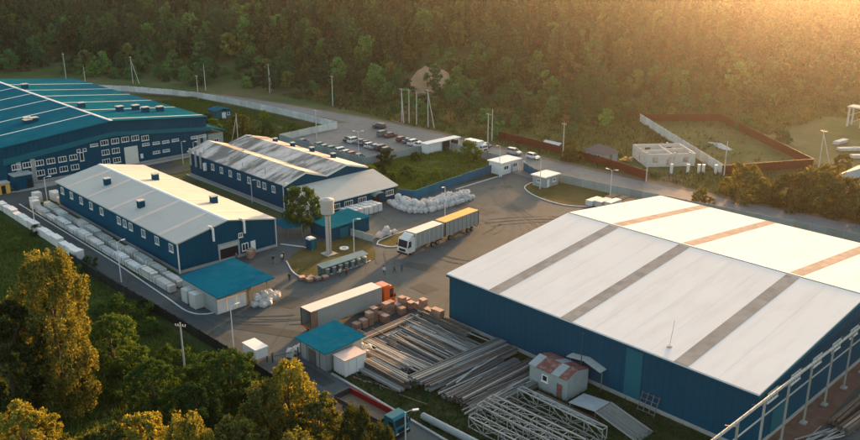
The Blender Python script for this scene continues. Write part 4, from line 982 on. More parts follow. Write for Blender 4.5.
gr_ = 'cars on the public road'
car('suv', 'dark', -198.7, 167.0, 3.3, 'dark car driving past the car park entrance', gr_)
car('sedan', 'white', -168.3, 166.9, 0.0, 'white car just beyond the shelter roof', gr_)
car('sedan', 'grey', -158.7, 172.2, 3.14, 'grey car on the far lane near the twin-headed pole', gr_)
car('suv', 'silver', -147.5, 172.2, 0.05, 'silver car on the far lane, leading two behind the gatehouse', gr_)
car('hatch', 'white', -140.8, 172.3, 0.0, 'white hatchback on the far lane before the red fence', gr_)

def truck_cab(t, x0, x1, w, h, col, roofdef=0.0, z0=0.55):
    """a flat-nosed cab, front at x1; parts go under t"""
    hw = w / 2
    prof = [(x0, z0), (x1 - 0.05, z0), (x1, z0 + 0.5), (x1 - 0.06, z0 + 1.05), (x1 - 0.32, h - 0.25), (x1 - 0.6, h), (x0, h)]
    MB().prism(prof, 1, -hw, hw).build('cab', col, t, world=False)
    MB().add([(x1 - 0.062 + 0.02, -hw * 0.9, z0 + 1.1), (x1 - 0.062 + 0.02, hw * 0.9, z0 + 1.1), (x1 - 0.30 + 0.02, hw * 0.86, h - 0.32), (x1 - 0.30 + 0.02, -hw * 0.86, h - 0.32),
              (x1 - 0.16, -hw * 0.9, z0 + 1.1), (x1 - 0.16, hw * 0.9, z0 + 1.1), (x1 - 0.4, hw * 0.86, h - 0.32), (x1 - 0.4, -hw * 0.86, h - 0.32)], [(0, 1, 2, 3), (4, 7, 6, 5), (0, 4, 5, 1), (1, 5, 6, 2), (2, 6, 7, 3), (3, 7, 4, 0)]).build('windscreen', M['glass'], t, world=False)
    for s_ in (-1, 1):
        d_ = MB().box(x1 - 1.35, s_ * (hw + 0.012) - 0.01, z0 + 0.3, x1 - 0.3, s_ * (hw + 0.012) + 0.01, h - 0.35).build('door', col, t, world=False)
        MB().box(x1 - 1.15, s_ * (hw + 0.026) - 0.004, z0 + 1.1, x1 - 0.42, s_ * (hw + 0.026) + 0.004, h - 0.5).build('side_window', M['glass'], d_, world=False)
        MB().cbox(x1 - 0.2, s_ * (hw + 0.22), z0 + 1.35, 0.12, 0.2, 0.5).build('mirror', M['chassis'], t, world=False)
        MB().cbox(x1 + 0.005, s_ * hw * 0.72, z0 + 0.22, 0.06, 0.4, 0.2).build('headlight', M['lamp_glass'], t, world=False)
    MB().cbox(x1 + 0.02, 0, z0 - 0.05, 0.16, w, 0.32).build('bumper', M['chassis'], t, world=False)
    MB().cbox(x1 + 0.01, 0, z0 + 0.55, 0.04, w * 0.66, 0.5).build('grille', M['chassis'], t, world=False)
    if roofdef: MB().prism([(x0 + 0.2, h + 0.003), (x1 - 0.7, h + 0.003), (x0 + 0.4, h + roofdef), (x0 + 0.2, h + roofdef)], 1, -hw * 0.9, hw * 0.9).build('roof_deflector', col, t, world=False)
def cargo_body(t, x0, x1, w, z0, z1, side, top, frame):
    hw = w / 2
    MB().box(x0, -hw, z0, x1, hw, z1).build('cargo_body', side, t, world=False)
    MB().box(x0 - 0.02, -hw - 0.02, z1 + 0.002, x1 + 0.02, hw + 0.02, z1 + 0.07).build('roof', top, t, world=False)
    for x in (x0, x1):
        for s_ in (-1, 1): MB().cbox(x, s_ * hw, (z0 + z1) / 2, 0.14, 0.1, z1 - z0 + 0.01).build('corner_post', frame, t, world=False)
    MB().box(x0 - 0.035, -hw + 0.06, z0 + 0.1, x0 - 0.003, -0.02, z1 - 0.1).build('rear_door', side, t, world=False)
    MB().box(x0 - 0.035, 0.02, z0 + 0.1, x0 - 0.003, hw - 0.06, z1 - 0.1).build('rear_door', side, t, world=False)
    for s_ in (-1, 1):
        n = int((x1 - x0) / 1.3)
        for k in range(1, n): MB().cbox(x0 + (x1 - x0) * k / n, s_ * (hw + 0.008), (z0 + z1) / 2 - 0.05, 0.05, 0.03, z1 - z0 - 0.25).build('strap', frame, t, world=False)
    MB().box(x0 + 0.1, -hw * 0.42, z0 - 0.32, x1, hw * 0.42, z0 - 0.003).build('chassis', M['chassis'], t, world=False)
    MB().box(x0 + 0.02, -hw * 0.9, 0.5, x0 + 0.14, hw * 0.9, 0.66).build('rear_bumper', M['chassis'], t, world=False)
    for s_ in (-1, 1): MB().cbox(x0 - 0.04, s_ * hw * 0.75, 0.85, 0.06, 0.35, 0.14).build('tail_light', M['tail_red'], t, world=False)
# white rigid truck heading for the sheds
hd = math.atan2(-18.6, 1.7)
tk = thing('box_truck', (-110.75, 103.4, 0.02), 'white truck with pale boxy body towing a trailer through the yard', 'truck', rz=hd)
truck_cab(tk, 3.55, 5.75, 2.5, 3.3, M['truck_white'], 0.6); cargo_body(tk, -4.4, 3.4, 2.55, 1.1, 3.95, M['curtain_grey'], M['curtain_top'], M['truck_white'])  # grey box sides: shade on a white body put into the colour
for s_ in (-1, 1):
    for x in (4.5, -1.6, -2.95): wheel(tk, x, s_ * 1.05, 0.5, 0.32)
hv = Vector((math.cos(hd), math.sin(hd)))
tr = thing('box_trailer', (-110.75 - hv.x * 10.2, 103.4 - hv.y * 10.2, 0.02), 'trailer with orange roof and grey sides behind the white truck', 'trailer', rz=hd)
cargo_body(tr, -5.4, 5.0, 2.55, 1.1, 3.98, M['curtain_grey'], M['orange_top'], M['chassis'])
MB().bar((5.0, 0, 0.75), (6.3, 0, 0.7), 0.14).build('drawbar', M['chassis'], tr, world=False)
for s_ in (-1, 1):
    for x in (3.4, -2.2, -3.5): wheel(tr, x, s_ * 1.05, 0.48, 0.32)
# orange tractor and its semi-trailer
oh = math.pi / 2 - 0.0
ot = thing('tractor_unit', (-95.4, 79.0, 0.02), 'orange truck tractor parked nose to the brick pallets', 'truck', rz=oh)
truck_cab(ot, 0.5, 2.8, 2.5, 3.65, M['orange'], 0.0); MB().box(-3.0, -0.45, 0.6, 0.5, 0.45, 0.9).build('chassis', M['chassis'], ot, world=False)
MB().box(0.55, -1.0, 3.653, 1.9, 1.0, 3.8).build('roof_hatch', M['orange'], ot, world=False)
for s_ in (-1, 1):
    MB().box(-0.9, s_ * 0.9 - 0.3, 0.35, 0.4, s_ * 0.9 + 0.3, 0.9).build('fuel_tank', M['rim'], ot, world=False)
    for x in (2.0, -1.9): wheel(ot, x, s_ * 1.05, 0.5, 0.32)
ost = thing('semi_trailer', (-95.4, 72.2, 0.02), 'long semi-trailer with pale roof and open rear door behind orange tractor', 'trailer', rz=oh)
hw = 1.28
MB().box(-6.9, -hw, 1.15, 6.75, -hw + 0.06, 3.95).build('side_curtain', M['curtain_grey'], ost, world=False)
MB().box(-6.9, hw - 0.06, 1.15, 6.75, hw, 3.95).build('side_curtain', M['curtain_grey'], ost, world=False)
MB().box(6.752, -hw, 1.15, 6.82, hw, 3.95).build('front_wall', M['curtain_grey'], ost, world=False)
MB().box(-6.92, -hw - 0.02, 3.952, 6.84, hw + 0.02, 4.02).build('roof', M['curtain_top'], ost, world=False)
MB().box(-6.9, -hw + 0.06, 1.0, 6.75, hw - 0.06, 1.148).build('floor', M['timber'], ost, world=False)
MB().box(-6.5, -0.5, 0.7, 6.0, 0.5, 0.998).build('chassis', M['chassis'], ost, world=False)
MB().box(-6.98, -hw, 1.0, -6.9, hw, 1.16).build('rear_sill', M['orange'], ost, world=False)
for s_ in (-1, 1): MB().box(-7.0, s_ * (hw - 0.05) - 0.07, 1.16, -6.902, s_ * (hw - 0.05) + 0.07, 3.95).build('rear_post', M['steel_dark'], ost, world=False)
MB().box(-6.98, -hw - 0.09, 1.2, -5.75, -hw - 0.022, 3.9).build('open_rear_door', M['brick_pack'], ost, world=False)
for s_ in (-1, 1):
    for x in (-3.2, -4.5, -5.8): wheel(ost, x, s_ * 1.05, 0.5, 0.34)
    MB().bar((3.6, s_ * 0.7, 0.05), (3.6, s_ * 0.7, 1.0), 0.14).build('support_leg', M['steel_dark'], ost, world=False)
# red-sided flatbed with teal cab on the lane
fb = thing('flatbed_truck', (-70.3, 57.0, 0.034), 'red-sided open flatbed truck with teal cab on the lane', 'truck', rz=0.05)
MB().box(-5.4, -1.3, 1.0, 3.0, 1.3, 1.12).build('bed_floor', M['timber'], fb, world=False)
MB().box(-5.4, 1.24, 1.122, 3.0, 1.3, 1.9).build('side_board', M['red'], fb, world=False)
MB().box(-5.4, -1.3, 1.122, 3.0, -1.24, 1.75).build('side_board', M['steel_dark'], fb, world=False)
MB().box(-5.46, -1.3, 1.1, -5.402, 1.3, 1.95).build('tail_board', M['steel_dark'], fb, world=False)
MB().box(3.002, -1.3, 1.1, 3.08, 1.3, 2.0).build('head_board', M['steel_dark'], fb, world=False)
for k in range(7): MB().box(-5.2 + k * 1.3, 1.302, 1.0, -5.1 + k * 1.3, 1.36, 1.92).build('stake', M['red'], fb, world=False)
MB().box(-5.2, -0.45, 0.65, 5.0, 0.45, 0.998).build('chassis', M['chassis'], fb, world=False)
truck_cab(fb, 3.5, 5.4, 2.3, 2.75, M['teal_paint'])
for s_ in (-1, 1):
    for x in (4.6, -2.4, -3.7): wheel(fb, x, s_ * 1.0, 0.5, 0.32)
# white box van on the public road
vn = thing('delivery_truck', (-157.0, 166.9, 0.036), 'white box truck on the road behind the round bush', 'truck', rz=0.0)
truck_cab(vn, 2.0, 3.7, 2.1, 2.5, M['truck_white']); cargo_body(vn, -3.2, 1.9, 2.2, 0.9, 3.1, M['truck_white'], M['truck_white'], M['truck_white'])
for s_ in (-1, 1):
    for x in (2.8, -2.0): wheel(vn, x, s_ * 0.9, 0.42, 0.26)

# ------------------------------------------------------------------ goods in the yard
def bag_mesh(seed):
    rn = random.Random(seed); bm = bmesh.new()
    bmesh.ops.create_cube(bm, size=1.0); bmesh.ops.subdivide_edges(bm, edges=bm.edges, cuts=3, use_grid_fill=True)
    for v in bm.verts:
        c = v.co; r = math.hypot(c.x, c.y)
        k = 1.0 + 0.10 * (1 - (c.z * 2) ** 2) - 0.10 * max(0, r - 0.5) - (0.16 if c.z > 0.45 else 0)
        z = c.z + 0.5
        if c.z > 0.45: z += 0.16 * (1 - min(1, r / 0.6)) - 0.10 * (r > 0.5)
        v.co = Vector((c.x * k + rn.uniform(-.075, .075), c.y * k + rn.uniform(-.075, .075), max(0, z * 0.95 + rn.uniform(-.07, .07))))
    me = bpy.data.meshes.new('bag'); bm.to_mesh(me); bm.free(); me.materials.append(M['bag'])
    lp = MB()
    for sx in (-0.36, 0.36):
        for sy in (-0.36, 0.36): lp.tube([(sx, sy, 0.88), (sx * 0.8, sy * 0.8, 1.12), (sx * 0.55, sy * 0.55, 0.98)], 0.035, 4)
    return me, lp.mesh('lifting_loops', M['bag'])
BAGS = [bag_mesh(i) for i in range(5)]
def bag(x, y, z, label, group, s=1.0):
    k = random.randrange(5)
    o = put('bulk_bag', BAGS[k][0], None, (x, y, z), random.uniform(0, 6.3)); put('lifting_loops', BAGS[k][1], o)
    s *= random.uniform(0.9, 1.12); o.scale = (s, s, s * random.uniform(0.85, 1.1))
    o.rotation_euler[0] = random.uniform(-.12, .12); o.rotation_euler[1] = random.uniform(-.12, .12)
    return tag(o, label, 'bag', group)
front = smooth_line([(-136.4, 117.6), (-132, 116.4), (-128.6, 116.6), (-126.2, 119.6), (-126.0, 125), (-126.4, 134)], 10)
acc = 0.0; last = front[0]; path = [front[0]]
for p in front[1:]:
    while (p - last).length >= 1.12:
        last = last + (p - last).normalized() * 1.12; path.append(last)
for i, p in enumerate(path):
    d = (path[min(i + 1, len(path) - 1)] - path[max(0, i - 1)]).normalized(); nrm = Vector((-d.y, d.x))
    depth = 4 if i < 9 else (5 if i < 20 else 4)
    for k in range(depth):
        q = p + nrm * (k * 1.1) + Vector((random.uniform(-.18, .18), random.uniform(-.18, .18)))
        if q.x < -134.0 and q.y > 121.5: continue
        if q.x < -138.0: continue
        bag(q.x, q.y, 0.02, 'white woven bulk bag in the lower layer of the big pile', 'bulk bags in the pile along the blue fence')
        if 0 < k < depth - 1 and random.random() < (0.85 if i > 10 else 0.6):
            bag(q.x + 0.4, q.y + 0.4, 0.92, 'white woven bulk bag lying on top of the big pile', 'bulk bags on top of the pile along the blue fence')
for (x, y) in ((-120.8, 101.2), (-121.0, 102.4), (-120.6, 103.5), (-120.4, 104.7), (-121.6, 103.2)):
    bag(x, y, 0.03, 'white bulk bag of the small group beside the narrow lawn', 'small group of bulk bags by the lawn', 0.95)
bag(-120.9, 103.0, 0.9, 'white bulk bag on top of the small group by the lawn', None, 0.9)
for (x, y, z) in ((-109.4, 65.2, 0), (-109.2, 66.4, 0), (-109.3, 67.5, 0), (-109.6, 68.7, 0), (-110.0, 69.6, 0), (-109.5, 65.8, .9), (-109.4, 67.0, .9), (-109.7, 68.2, .9), (-108.3, 66.0, 0), (-108.5, 67.2, 0)):
    bag(x, y, z + 0.03, 'white bulk bag heaped at the open side of the canopy shed', 'bulk bags at the canopy shed')
for (x, y) in ((-91.6, 60.6), (-91.8, 61.9), (-92.0, 63.2), (-91.8, 64.5), (-91.2, 59.4), (-86.0, 67.9), (-84.6, 68.2), (-83.4, 67.0)):
    bag(x, y, 0.03, 'white bulk bag standing round the teal-roofed square shed', 'bulk bags round the square shed', 1.05)

def wrapped(x, y, z, sx, sy, sz, label, group, m='wrap', rz=0.0, name='wrapped_pallet'):
    t = thing(name, (x, y, z), label, 'pallet', group, rz)
    p = MB()
    for k in (-1, 0, 1): p.cbox(0, k * sy * 0.42, 0.06, sx, sy * 0.1, 0.1)
    p.cbox(0, 0, 0.13, sx, sy, 0.035)
    p.build('pallet', M['timber'], t, world=False)
    b = MB(); i = 0.06
    hx, hy = sx / 2 - 0.03, sy / 2 - 0.03
    vs = [(-hx, -hy, .15), (hx, -hy, .15), (hx, hy, .15), (-hx, hy, .15), (-hx, -hy, sz - i), (hx, -hy, sz - i), (hx, hy, sz - i), (-hx, hy, sz - i), (-hx + i, -hy + i, sz), (hx - i, -hy + i, sz), (hx - i, hy - i, sz), (-hx + i, hy - i, sz)]
    b.add(vs, [(0, 3, 2, 1), (8, 9, 10, 11), (0, 1, 5, 4), (1, 2, 6, 5), (2, 3, 7, 6), (3, 0, 4, 7), (4, 5, 9, 8), (5, 6, 10, 9), (6, 7, 11, 10), (7, 4, 8, 11)])
    b.build('load', M[m], t, world=False)
    return t
for i in range(7):
    for j in range(3):
        wrapped(-136.6 + j * 1.35, 104.2 + i * 1.3, 0.03, 1.2, 1.15, 1.75 + 0.05 * ((i + j) % 3), 'white wrapped pallet, ' + ORD[j] + ' line off the annex, ' + ORD[i] + ' counted towards the porch', 'white wrapped pallets before the annex')
# white blocks in a row along the lane
x = -193.0; n = 0
while x < -152.5:
    L = (3.2, 2.4, 3.6, 2.8)[n % 4]; hh = (1.5, 1.3, 1.7, 1.45)[(n * 7) % 4]
    b = thing('panel_stack', (x + L / 2, 53.1, 0.0), ORD[n] + ' white covered stack from the far end, along the outer lane edge', 'stack', 'white covered stacks along the outer lane edge', rz=random.uniform(-.03, .03))
    for k in (-0.35, 0.35): MB().cbox(k * L, 0, 0.06, 0.15, 1.3, 0.12).build('bearer', M['timber'], b, world=False)
    MB().cbox(0, 0, 0.122 + hh / 2, L - 0.12, 1.25, hh).build('load', M['wrap'], b, world=False)
    MB().cbox(0, 0, 0.15 + hh, L - 0.04, 1.35, 0.05).build('cover', M['white_paint'], b, world=False)
    x += L + (0.05 if n % 5 else 0.5); n += 1
b = thing('panel_stack', (-150.2, 52.9, 0), 'single tilted white covered stack ending the row on the lane', 'stack', rz=0.2)
for k in (-0.6, 0.6): MB().cbox(k, 0, 0.06, 0.15, 1.5, 0.12).build('bearer', M['timber'], b, world=False)
MB().cbox(0, 0, 1.0, 2.3, 1.5, 1.7).build('load', M['wrap'], b, world=False); MB().cbox(0, 0, 1.88, 2.4, 1.6, 0.05).build('cover', M['white_paint'], b, world=False)
# panel packs along the workshop wall
def pack(x0, x1, y, w, h, label, m='panel_pack', z=0.06, top=None, group='panel packs along the workshop wall'):
    t = thing('panel_pack', ((x0 + x1) / 2, y, z), label, 'pack', group, random.uniform(-.012, .012))
    L = x1 - x0
    for k in (-0.38, 0, 0.38): MB().cbox(k * L, 0, 0.06, 0.2, w, 0.12).build('bearer', M['timber'], t, world=False)
    n = max(3, int(h / 0.24))
    for k in range(n):
        dz = h / n
        MB().cbox(random.uniform(-.03, .03), random.uniform(-.015, .015), 0.122 + dz * (k + 0.5), L, w, dz - 0.02).build('panel', M[m], t, world=False)
    MB().cbox(0, 0, 0.13 + h, L + 0.05, w + 0.05, 0.04).build('cover_sheet', M[top or m], t, world=False)
    for k in (-0.33, 0.33): MB().cbox(k * L, 0, 0.14 + h / 2, 0.08, w + 0.07, h + 0.07).build('strap', M['steel_dark'], t, world=False)
random.seed(21)
xx = -184.5; n = 0
while xx < -123:
    L = (5.8, 5.2, 6.4, 4.6)[n % 4]
    if xx + L > -120.5: break
    h = (1.15, 0.75, 1.35, 1.0, 1.5)[n % 5]
    pack(xx, xx + L - 0.35, 58.2, 1.25, h, ORD[n] + ' panel pack from the far end, front row beside the lane kerb', 'panel_pack', top=('panel_pack', 'curtain_top', 'panel_pack', 'white_paint')[n % 4])
    h2 = (1.5, 1.25, 1.0, 1.6)[n % 4]
    pack(xx - 0.9, xx + L - 1.5, 60.4, 1.25, h2, ORD[n] + ' panel pack from the far end, back row by the workshop wall', 'panel_pack', top=('grey_roof', 'panel_pack', 'grey_metal')[n % 3], group='panel packs in the back row')
    xx += L; n += 1
for (x, y, s_, h, lb) in ((-118.2, 58.3, 1.9, 2.4, 'tall white wrapped stack beside the canopy shed, farther one'), (-115.4, 58.2, 2.0, 2.6, 'tall white wrapped stack beside the canopy shed, nearer one'), (-191.6, 60.6, 2.0, 2.4, 'tall white wrapped stack at the far end of the packs'),
                        (-189.3, 59.2, 1.8, 2.0, 'white wrapped stack next to the tall far stack'), (-187.2, 58.6, 1.8, 1.9, 'white wrapped stack nearest the front packs at far end'), (-190.4, 64.2, 3.2, 2.1, 'wide white stack behind the far end of the packs'), (-187.6, 64.4, 1.6, 1.4, 'small white stack beside the workshop corner')):
    wrapped(x, y, 0.06, s_, 1.7, h, lb, None, name='wrapped_stack')
# stacked sheets behind the warehouse
for i, (x, y) in enumerate(((-104.6, 150.0), (-102.6, 150.6), (-100.6, 151.4))):
    wrapped(x, y, 0.07, 1.8, 4.2, 1.3 + 0.1 * i, ('first', 'second', 'third')[i] + ' white stack of sheets on the lawn edge behind the warehouse', 'white sheet stacks behind the warehouse', name='sheet_stack')
for i, (x, y) in enumerate(((-104, 156), (-101.6, 156.6), (-99.4, 155.8), (-97.5, 157))):
    wrapped(x, y, 0.07, 1.9, 3.4, 0.9, 'brown pack of boards behind the white sheet stacks', 'brown board packs behind the warehouse', 'timber', name='board_pack')

# brick pallets
random.seed(5)
def brick_pallet(x, y, z, h, label, group, rz=0.0):
    t = thing('brick_pallet', (x, y, z), label, 'pallet', group, rz)
    p = MB()
    for k in (-0.4, 0, 0.4): p.cbox(0, k, 0.06, 1.15, 0.12, 0.11)
    p.cbox(0, 0, 0.135, 1.15, 1.0, 0.03).build('pallet', M['timber'], t, world=False)
    n = max(1, round(h / 0.3))
    for k in range(n):
        dz = (h - 0.15) / n
        MB().cbox(random.uniform(-.03, .03), random.uniform(-.03, .03), 0.152 + dz * (k + 0.5), 1.06, 0.96, dz - 0.025).build('brick_course', M['brick_pack'], t, world=False)
    MB().cbox(0, 0, h + 0.03, 1.1, 1.0, 0.03).build('top_sheet', M['brick_top'], t, world=False)
lab = 'brown brick pallet in the curved row before the steel yard'; grp = 'brick pallets before the steel yard'
for i in range(10):
    y = 71.6 + i * 1.25; x = -91.4 - 0.14 * i + (0.3 if i % 3 else 0)
    brick_pallet(x, y, 0.03, 1.1 + 0.25 * (i % 2), lab, grp, random.uniform(-.1, .1))
    if i in (2, 3, 5, 6, 8): brick_pallet(x, y, 1.17 + 0.25 * (i % 2), 0.95, 'brown brick pallet stacked on top in the curved row', 'stacked brick pallets', random.uniform(-.1, .1))
    if i in (4, 7, 9): brick_pallet(x + 1.3, y - 0.2, 0.03, 1.2, lab, grp, random.uniform(-.1, .1))
for i in range(6):
    x = -90.2 + i * 1.2; y = 83.4 - 0.25 * i
    brick_pallet(x, y, 0.03, 1.15 + 0.2 * (i % 2), lab, grp, random.uniform(-.1, .1))
    if i in (1, 4, 5): brick_pallet(x, y, 1.2 + 0.2 * (i % 2), 0.9, 'brown brick pallet stacked on top in the curved row', 'stacked brick pallets', random.uniform(-.1, .1))
for (x, y) in ((-113.4, 77.2), (-112.4, 78.4), (-111.4, 79.0), (-110.9, 80.3), (-111.8, 77.6)):
    brick_pallet(x, y, 0.03, 0.55, 'low brick pallet at the corner of the bin shelter', 'low brick pallets at the bin shelter', random.uniform(-.6, .6))
for (x, y) in ((-129.2, 77.0), (-128.4, 76.2)): brick_pallet(x, y, 0.03, 1.5, 'brick pallet beside the workshop doorway', 'brick pallets at the workshop door')

# steel stock: bundles of long sections
random.seed(11)
def section_mesh(L, w, h, kind, m):
    mb = MB()
    if kind == 'I':
        t = w * 0.16
        mb.box(-L / 2, -w / 2, 0, L / 2, w / 2, t); mb.box(-L / 2, -w / 2, h - t, L / 2, w / 2, h); mb.box(-L / 2, -t / 2, t, L / 2, t / 2, h - t)
    elif kind == 'tube': mb.tube([(-L / 2, 0, w / 2), (L / 2, 0, w / 2)], w / 2, 8)
    else:
        mb.box(-L / 2, -w / 2, 0, L / 2, w / 2, h)
    return mb.mesh('beam', m)
def bundle(x, y, L, rz, rows, layers, w, h, kind, m, label, name='steel_bundle'):
    t = thing(name, (x, y, 0.02), label, 'steel', 'bundles of steel sections in the stock yard', rz)
    for k in (-0.35, 0.0, 0.35): MB().cbox(k * L, 0, 0.08, 0.16, rows * w * 1.38, 0.16).build('bearer', M['timber'], t, world=False)
    ms = [section_mesh(L, w, h, kind, M[k_]) for k_ in (m, m, 'steel_rusty', 'steel_dull')]
    for l in range(layers):
        for r in range(rows - (l if kind == 'tube' else 0)):
            yy = (r - (rows - 1 - (l if kind == 'tube' else 0)) / 2) * w * (1.1 if kind == 'tube' else 1.35) + random.uniform(-.03, .03)
            if random.random() < 0.08 and l == layers - 1: continue
            o = put('beam', random.choice(ms), t, (random.uniform(-.25, .25), yy, 0.17 + l * (h * (0.9 if kind == 'tube' else 1.03) + (0 if kind == 'tube' else 0.06))))
            o.rotation_euler[2] = random.uniform(-.004, .004)
    return t
lab1 = ('light grey', 'dull grey', 'pale')
# zone A: long sections parallel to the warehouse wall
zA = [(-82.5, 82.0, 9.5, 4, 3, .32, .34, 'I', 'steel', 'grey beam bundle nearest the warehouse wall corner'), (-80.5, 79.9, 15, 5, 2, .28, .30, 'I', 'steel', 'long beam bundle second from the warehouse wall'),
      (-79.5, 77.9, 17, 5, 2, .3, .3, 'box', 'steel_pale', 'long pale box-section bundle, brightest of the long ones'), (-80.2, 75.7, 16, 6, 2, .26, .3, 'I', 'steel', 'long dull beam bundle just inside the bright one'),
      (-80.6, 73.6, 15.5, 6, 2, .24, .26, 'box', 'steel', 'long bundle of narrow box sections, middle of the yard'), (-81.0, 71.6, 14.5, 5, 2, .3, .3, 'tube', 'steel', 'long bundle of round tubes, middle of the yard'),
      (-80.6, 69.7, 13.0, 4, 2, .32, .34, 'I', 'steel_pale', 'pale beam bundle at the grassy side of the long ones'), (-79.2, 67.4, 7.0, 4, 3, .34, .34, 'box', 'steel_pale', 'short pale stack of thick sections by the white container'),
      (-77.0, 65.5, 8.6, 5, 3, .30, .30, 'box', 'steel', 'grey stack of thick sections edging the grass'), (-76.8, 64.0, 8.0, 2, 1, .34, .34, 'box', 'steel_pale', 'pair of pale sections on the grass edge'),
      (-86.6, 70.2, 6.5, 4, 2, .3, .3, 'I', 'steel', 'short beam bundle behind the white container')]
for (x, y, L, rows, layers, w, h, kind, m, lb) in zA: bundle(x, y, L, random.uniform(-.03, .03), rows, layers, w, h, kind, m, lb)
# the crosswise bundles
zB = [(-87.4, 74.5, 12, 4, 2, .34, .36, 'I', 'steel', 'crosswise beam bundle behind the brick pallets'), (-85.9, 76.0, 9, 3, 2, .3, .3, 'box', 'steel_pale', 'crosswise pale bundle next to the brick pallets'),
      (-72.6, 74.6, 17, 4, 3, .34, .36, 'I', 'steel', 'tall crosswise beam bundle across the ends of the long ones'), (-70.7, 74.9, 16.5, 4, 2, .36, .4, 'I', 'steel_pale', 'pale crosswise beam bundle beside the tall one'),
      (-68.9, 73.4, 12, 4, 2, .3, .3, 'tube', 'steel', 'crosswise bundle of round tubes, third in its set'), (-67.2, 73.8, 14, 5, 2, .28, .3, 'I', 'steel', 'crosswise beam bundle, fourth in its set'),
      (-65.4, 74.4, 14.5, 4, 3, .3, .32, 'box', 'steel', 'crosswise box-section bundle, fifth in its set'), (-63.7, 73.4, 13, 4, 2, .34, .34, 'I', 'steel_pale', 'pale crosswise beam bundle nearest the trusses'),
      (-62.0, 73.0, 12, 3, 2, .3, .3, 'I', 'steel', 'crosswise beam bundle touching the truss ends')]
for (x, y, L, rows, layers, w, h, kind, m, lb) in zB: bundle(x, y, L, math.pi / 2 + random.uniform(-.05, .05), rows, layers, w, h, kind, m, lb)
# loose sections thrown across the bundles
for i in range(46):
    if i < 24: x, y, a, L = random.uniform(-86, -74), random.uniform(67, 83), random.gauss(0, .05), random.uniform(5, 13)
    else: x, y, a, L = random.uniform(-73, -61.5), random.uniform(69, 79), math.pi / 2 + random.gauss(0, .09), random.uniform(5, 12)
    mz = random.uniform(0.75, 1.0)
    o = put('steel_section', section_mesh(L, .18, .2, random.choice(['I', 'box', 'tube']), M[random.choice(['steel', 'steel', 'steel_pale'])]), None, (x, y, mz), a)
    tag(o, 'loose steel section lying across the stacked bundles', 'steel', 'loose steel sections on the bundles')
for i in range(14):
    x, y, a = random.uniform(-83, -70), random.uniform(61.6, 65), random.uniform(-.5, .5)
    o = put('steel_section', section_mesh(random.uniform(2, 4.5), .14, .14, 'box', M[random.choice(['steel', 'steel_dark', 'timber'])]), None, (x, y, 0.02), a)
    tag(o, 'short loose section lying in the grass by the lane', 'steel', 'short sections lying in the grass')
# lattice trusses
def truss(x, y, z, L, w, h, rz, label, m='steel_pale'):
    t = thing('lattice_truss', (x, y, z), label, 'truss', 'lattice trusses lying in the yard', rz)
    ch = MB().bar((-L / 2, 0, 0), (L / 2, 0, 0), 0.13).mesh('chord', M[m])
    for yy in (-w / 2, w / 2):
        for zz in (0.08, h): put('chord', ch, t, (0, yy, zz))
    n = int(L / 2.3)
    po = MB().bar((0, 0, 0.1), (0, 0, h), 0.09).mesh('strut', M[m]); cr_ = MB().bar((0, -w / 2, 0), (0, w / 2, 0), 0.08).mesh('strut', M[m])
    d1 = MB().bar((0, 0, 0.1), (L / n, 0, h), 0.07).mesh('diagonal', M[m]); d2 = MB().bar((0, 0, h), (L / n, 0, 0.1), 0.07).mesh('diagonal', M[m])
    d3 = MB().bar((0, -w / 2, 0), (L / n, w / 2, 0), 0.06).mesh('diagonal', M[m])
    for k in range(n + 1):
        xx_ = -L / 2 + L * k / n
        for yy in (-w / 2, w / 2):
            put('strut', po, t, (xx_, yy, 0))
            if k < n: put('diagonal', d1 if k % 2 else d2, t, (xx_, yy, 0))
        for zz in (0.08, h): put('strut', cr_, t, (xx_, 0, zz))
        if k < n: put('diagonal', d3, t, (xx_, 0, h))
truss(-54.5, 73.9, 0.05, 13.0, 0.9, 1.7, 0.0, 'pale lattice truss nearest the rusty hut')
truss(-55.0, 69.4, 0.05, 14.0, 1.2, 1.9, 0.02, 'pale lattice truss in the middle of the truss group')
truss(-54.6, 67.6, 0.05, 14.5, 1.2, 1.8, 0.03, 'pale lattice truss on the grassy side of the middle one')
truss(-54.0, 65.2, 0.05, 14.0, 1.1, 1.5, 0.03, 'pale lattice truss nearest the lane')
truss(-54.8, 71.8, 0.05, 13.0, 1.0, 1.0, 0.01, 'low lattice truss between the taller trusses', 'steel')
bundle(-55.5, 76.0, 9.5, 0.0, 4, 2, .2, .2, 'box', 'steel_pale', 'pale narrow sections between the truss and the rusty hut')
# sheet-metal ramp with open grating
gp_ = thing('grating_ramp', (-50, 78.4, 0), 'grey sheet hood with sloping open grating beside the trusses', 'ramp')
MB().prism([(-55.2, 1.05), (-51.2, 1.5), (-51.2, 1.56), (-55.2, 1.11)], 1, 76.4, 79.6).build('sheet', M['grey_metal'], gp_)
for k in range(17): MB().bar((-51.1, 76.5 + k * 0.19, 1.5), (-45.0, 76.5 + k * 0.19, 0.1), 0.06).build('grating_bar', M['steel_pale'], gp_)
for y in (76.4, 79.65): MB().bar((-51.15, y, 1.52), (-45.0, y, 0.12), 0.12).build('side_rail', M['steel_pale'], gp_)
for (x, y, z) in ((-55, 76.5, 1.05), (-55, 79.5, 1.05), (-51.2, 76.5, 1.48), (-51.2, 79.5, 1.48)): MB().bar((x, y, 0.02), (x, y, z), 0.1).build('post', M['steel'], gp_)
pp = thing('large_pipe', (-61.5, 62.0, 0), 'large pale steel pipe lying beside the lane kerb', 'pipe')
MB().tube([(-66.2, 61.7, 0.5), (-52, 62.5, 0.5)], 0.45, 14).build('pipe', M['grey_metal'], pp, smooth=False)
for x in (-64.5, -60, -55.5): MB().cbox(x, 62.05, 0.06, 0.2, 1.2, 0.12).build('chock', M['timber'], pp)
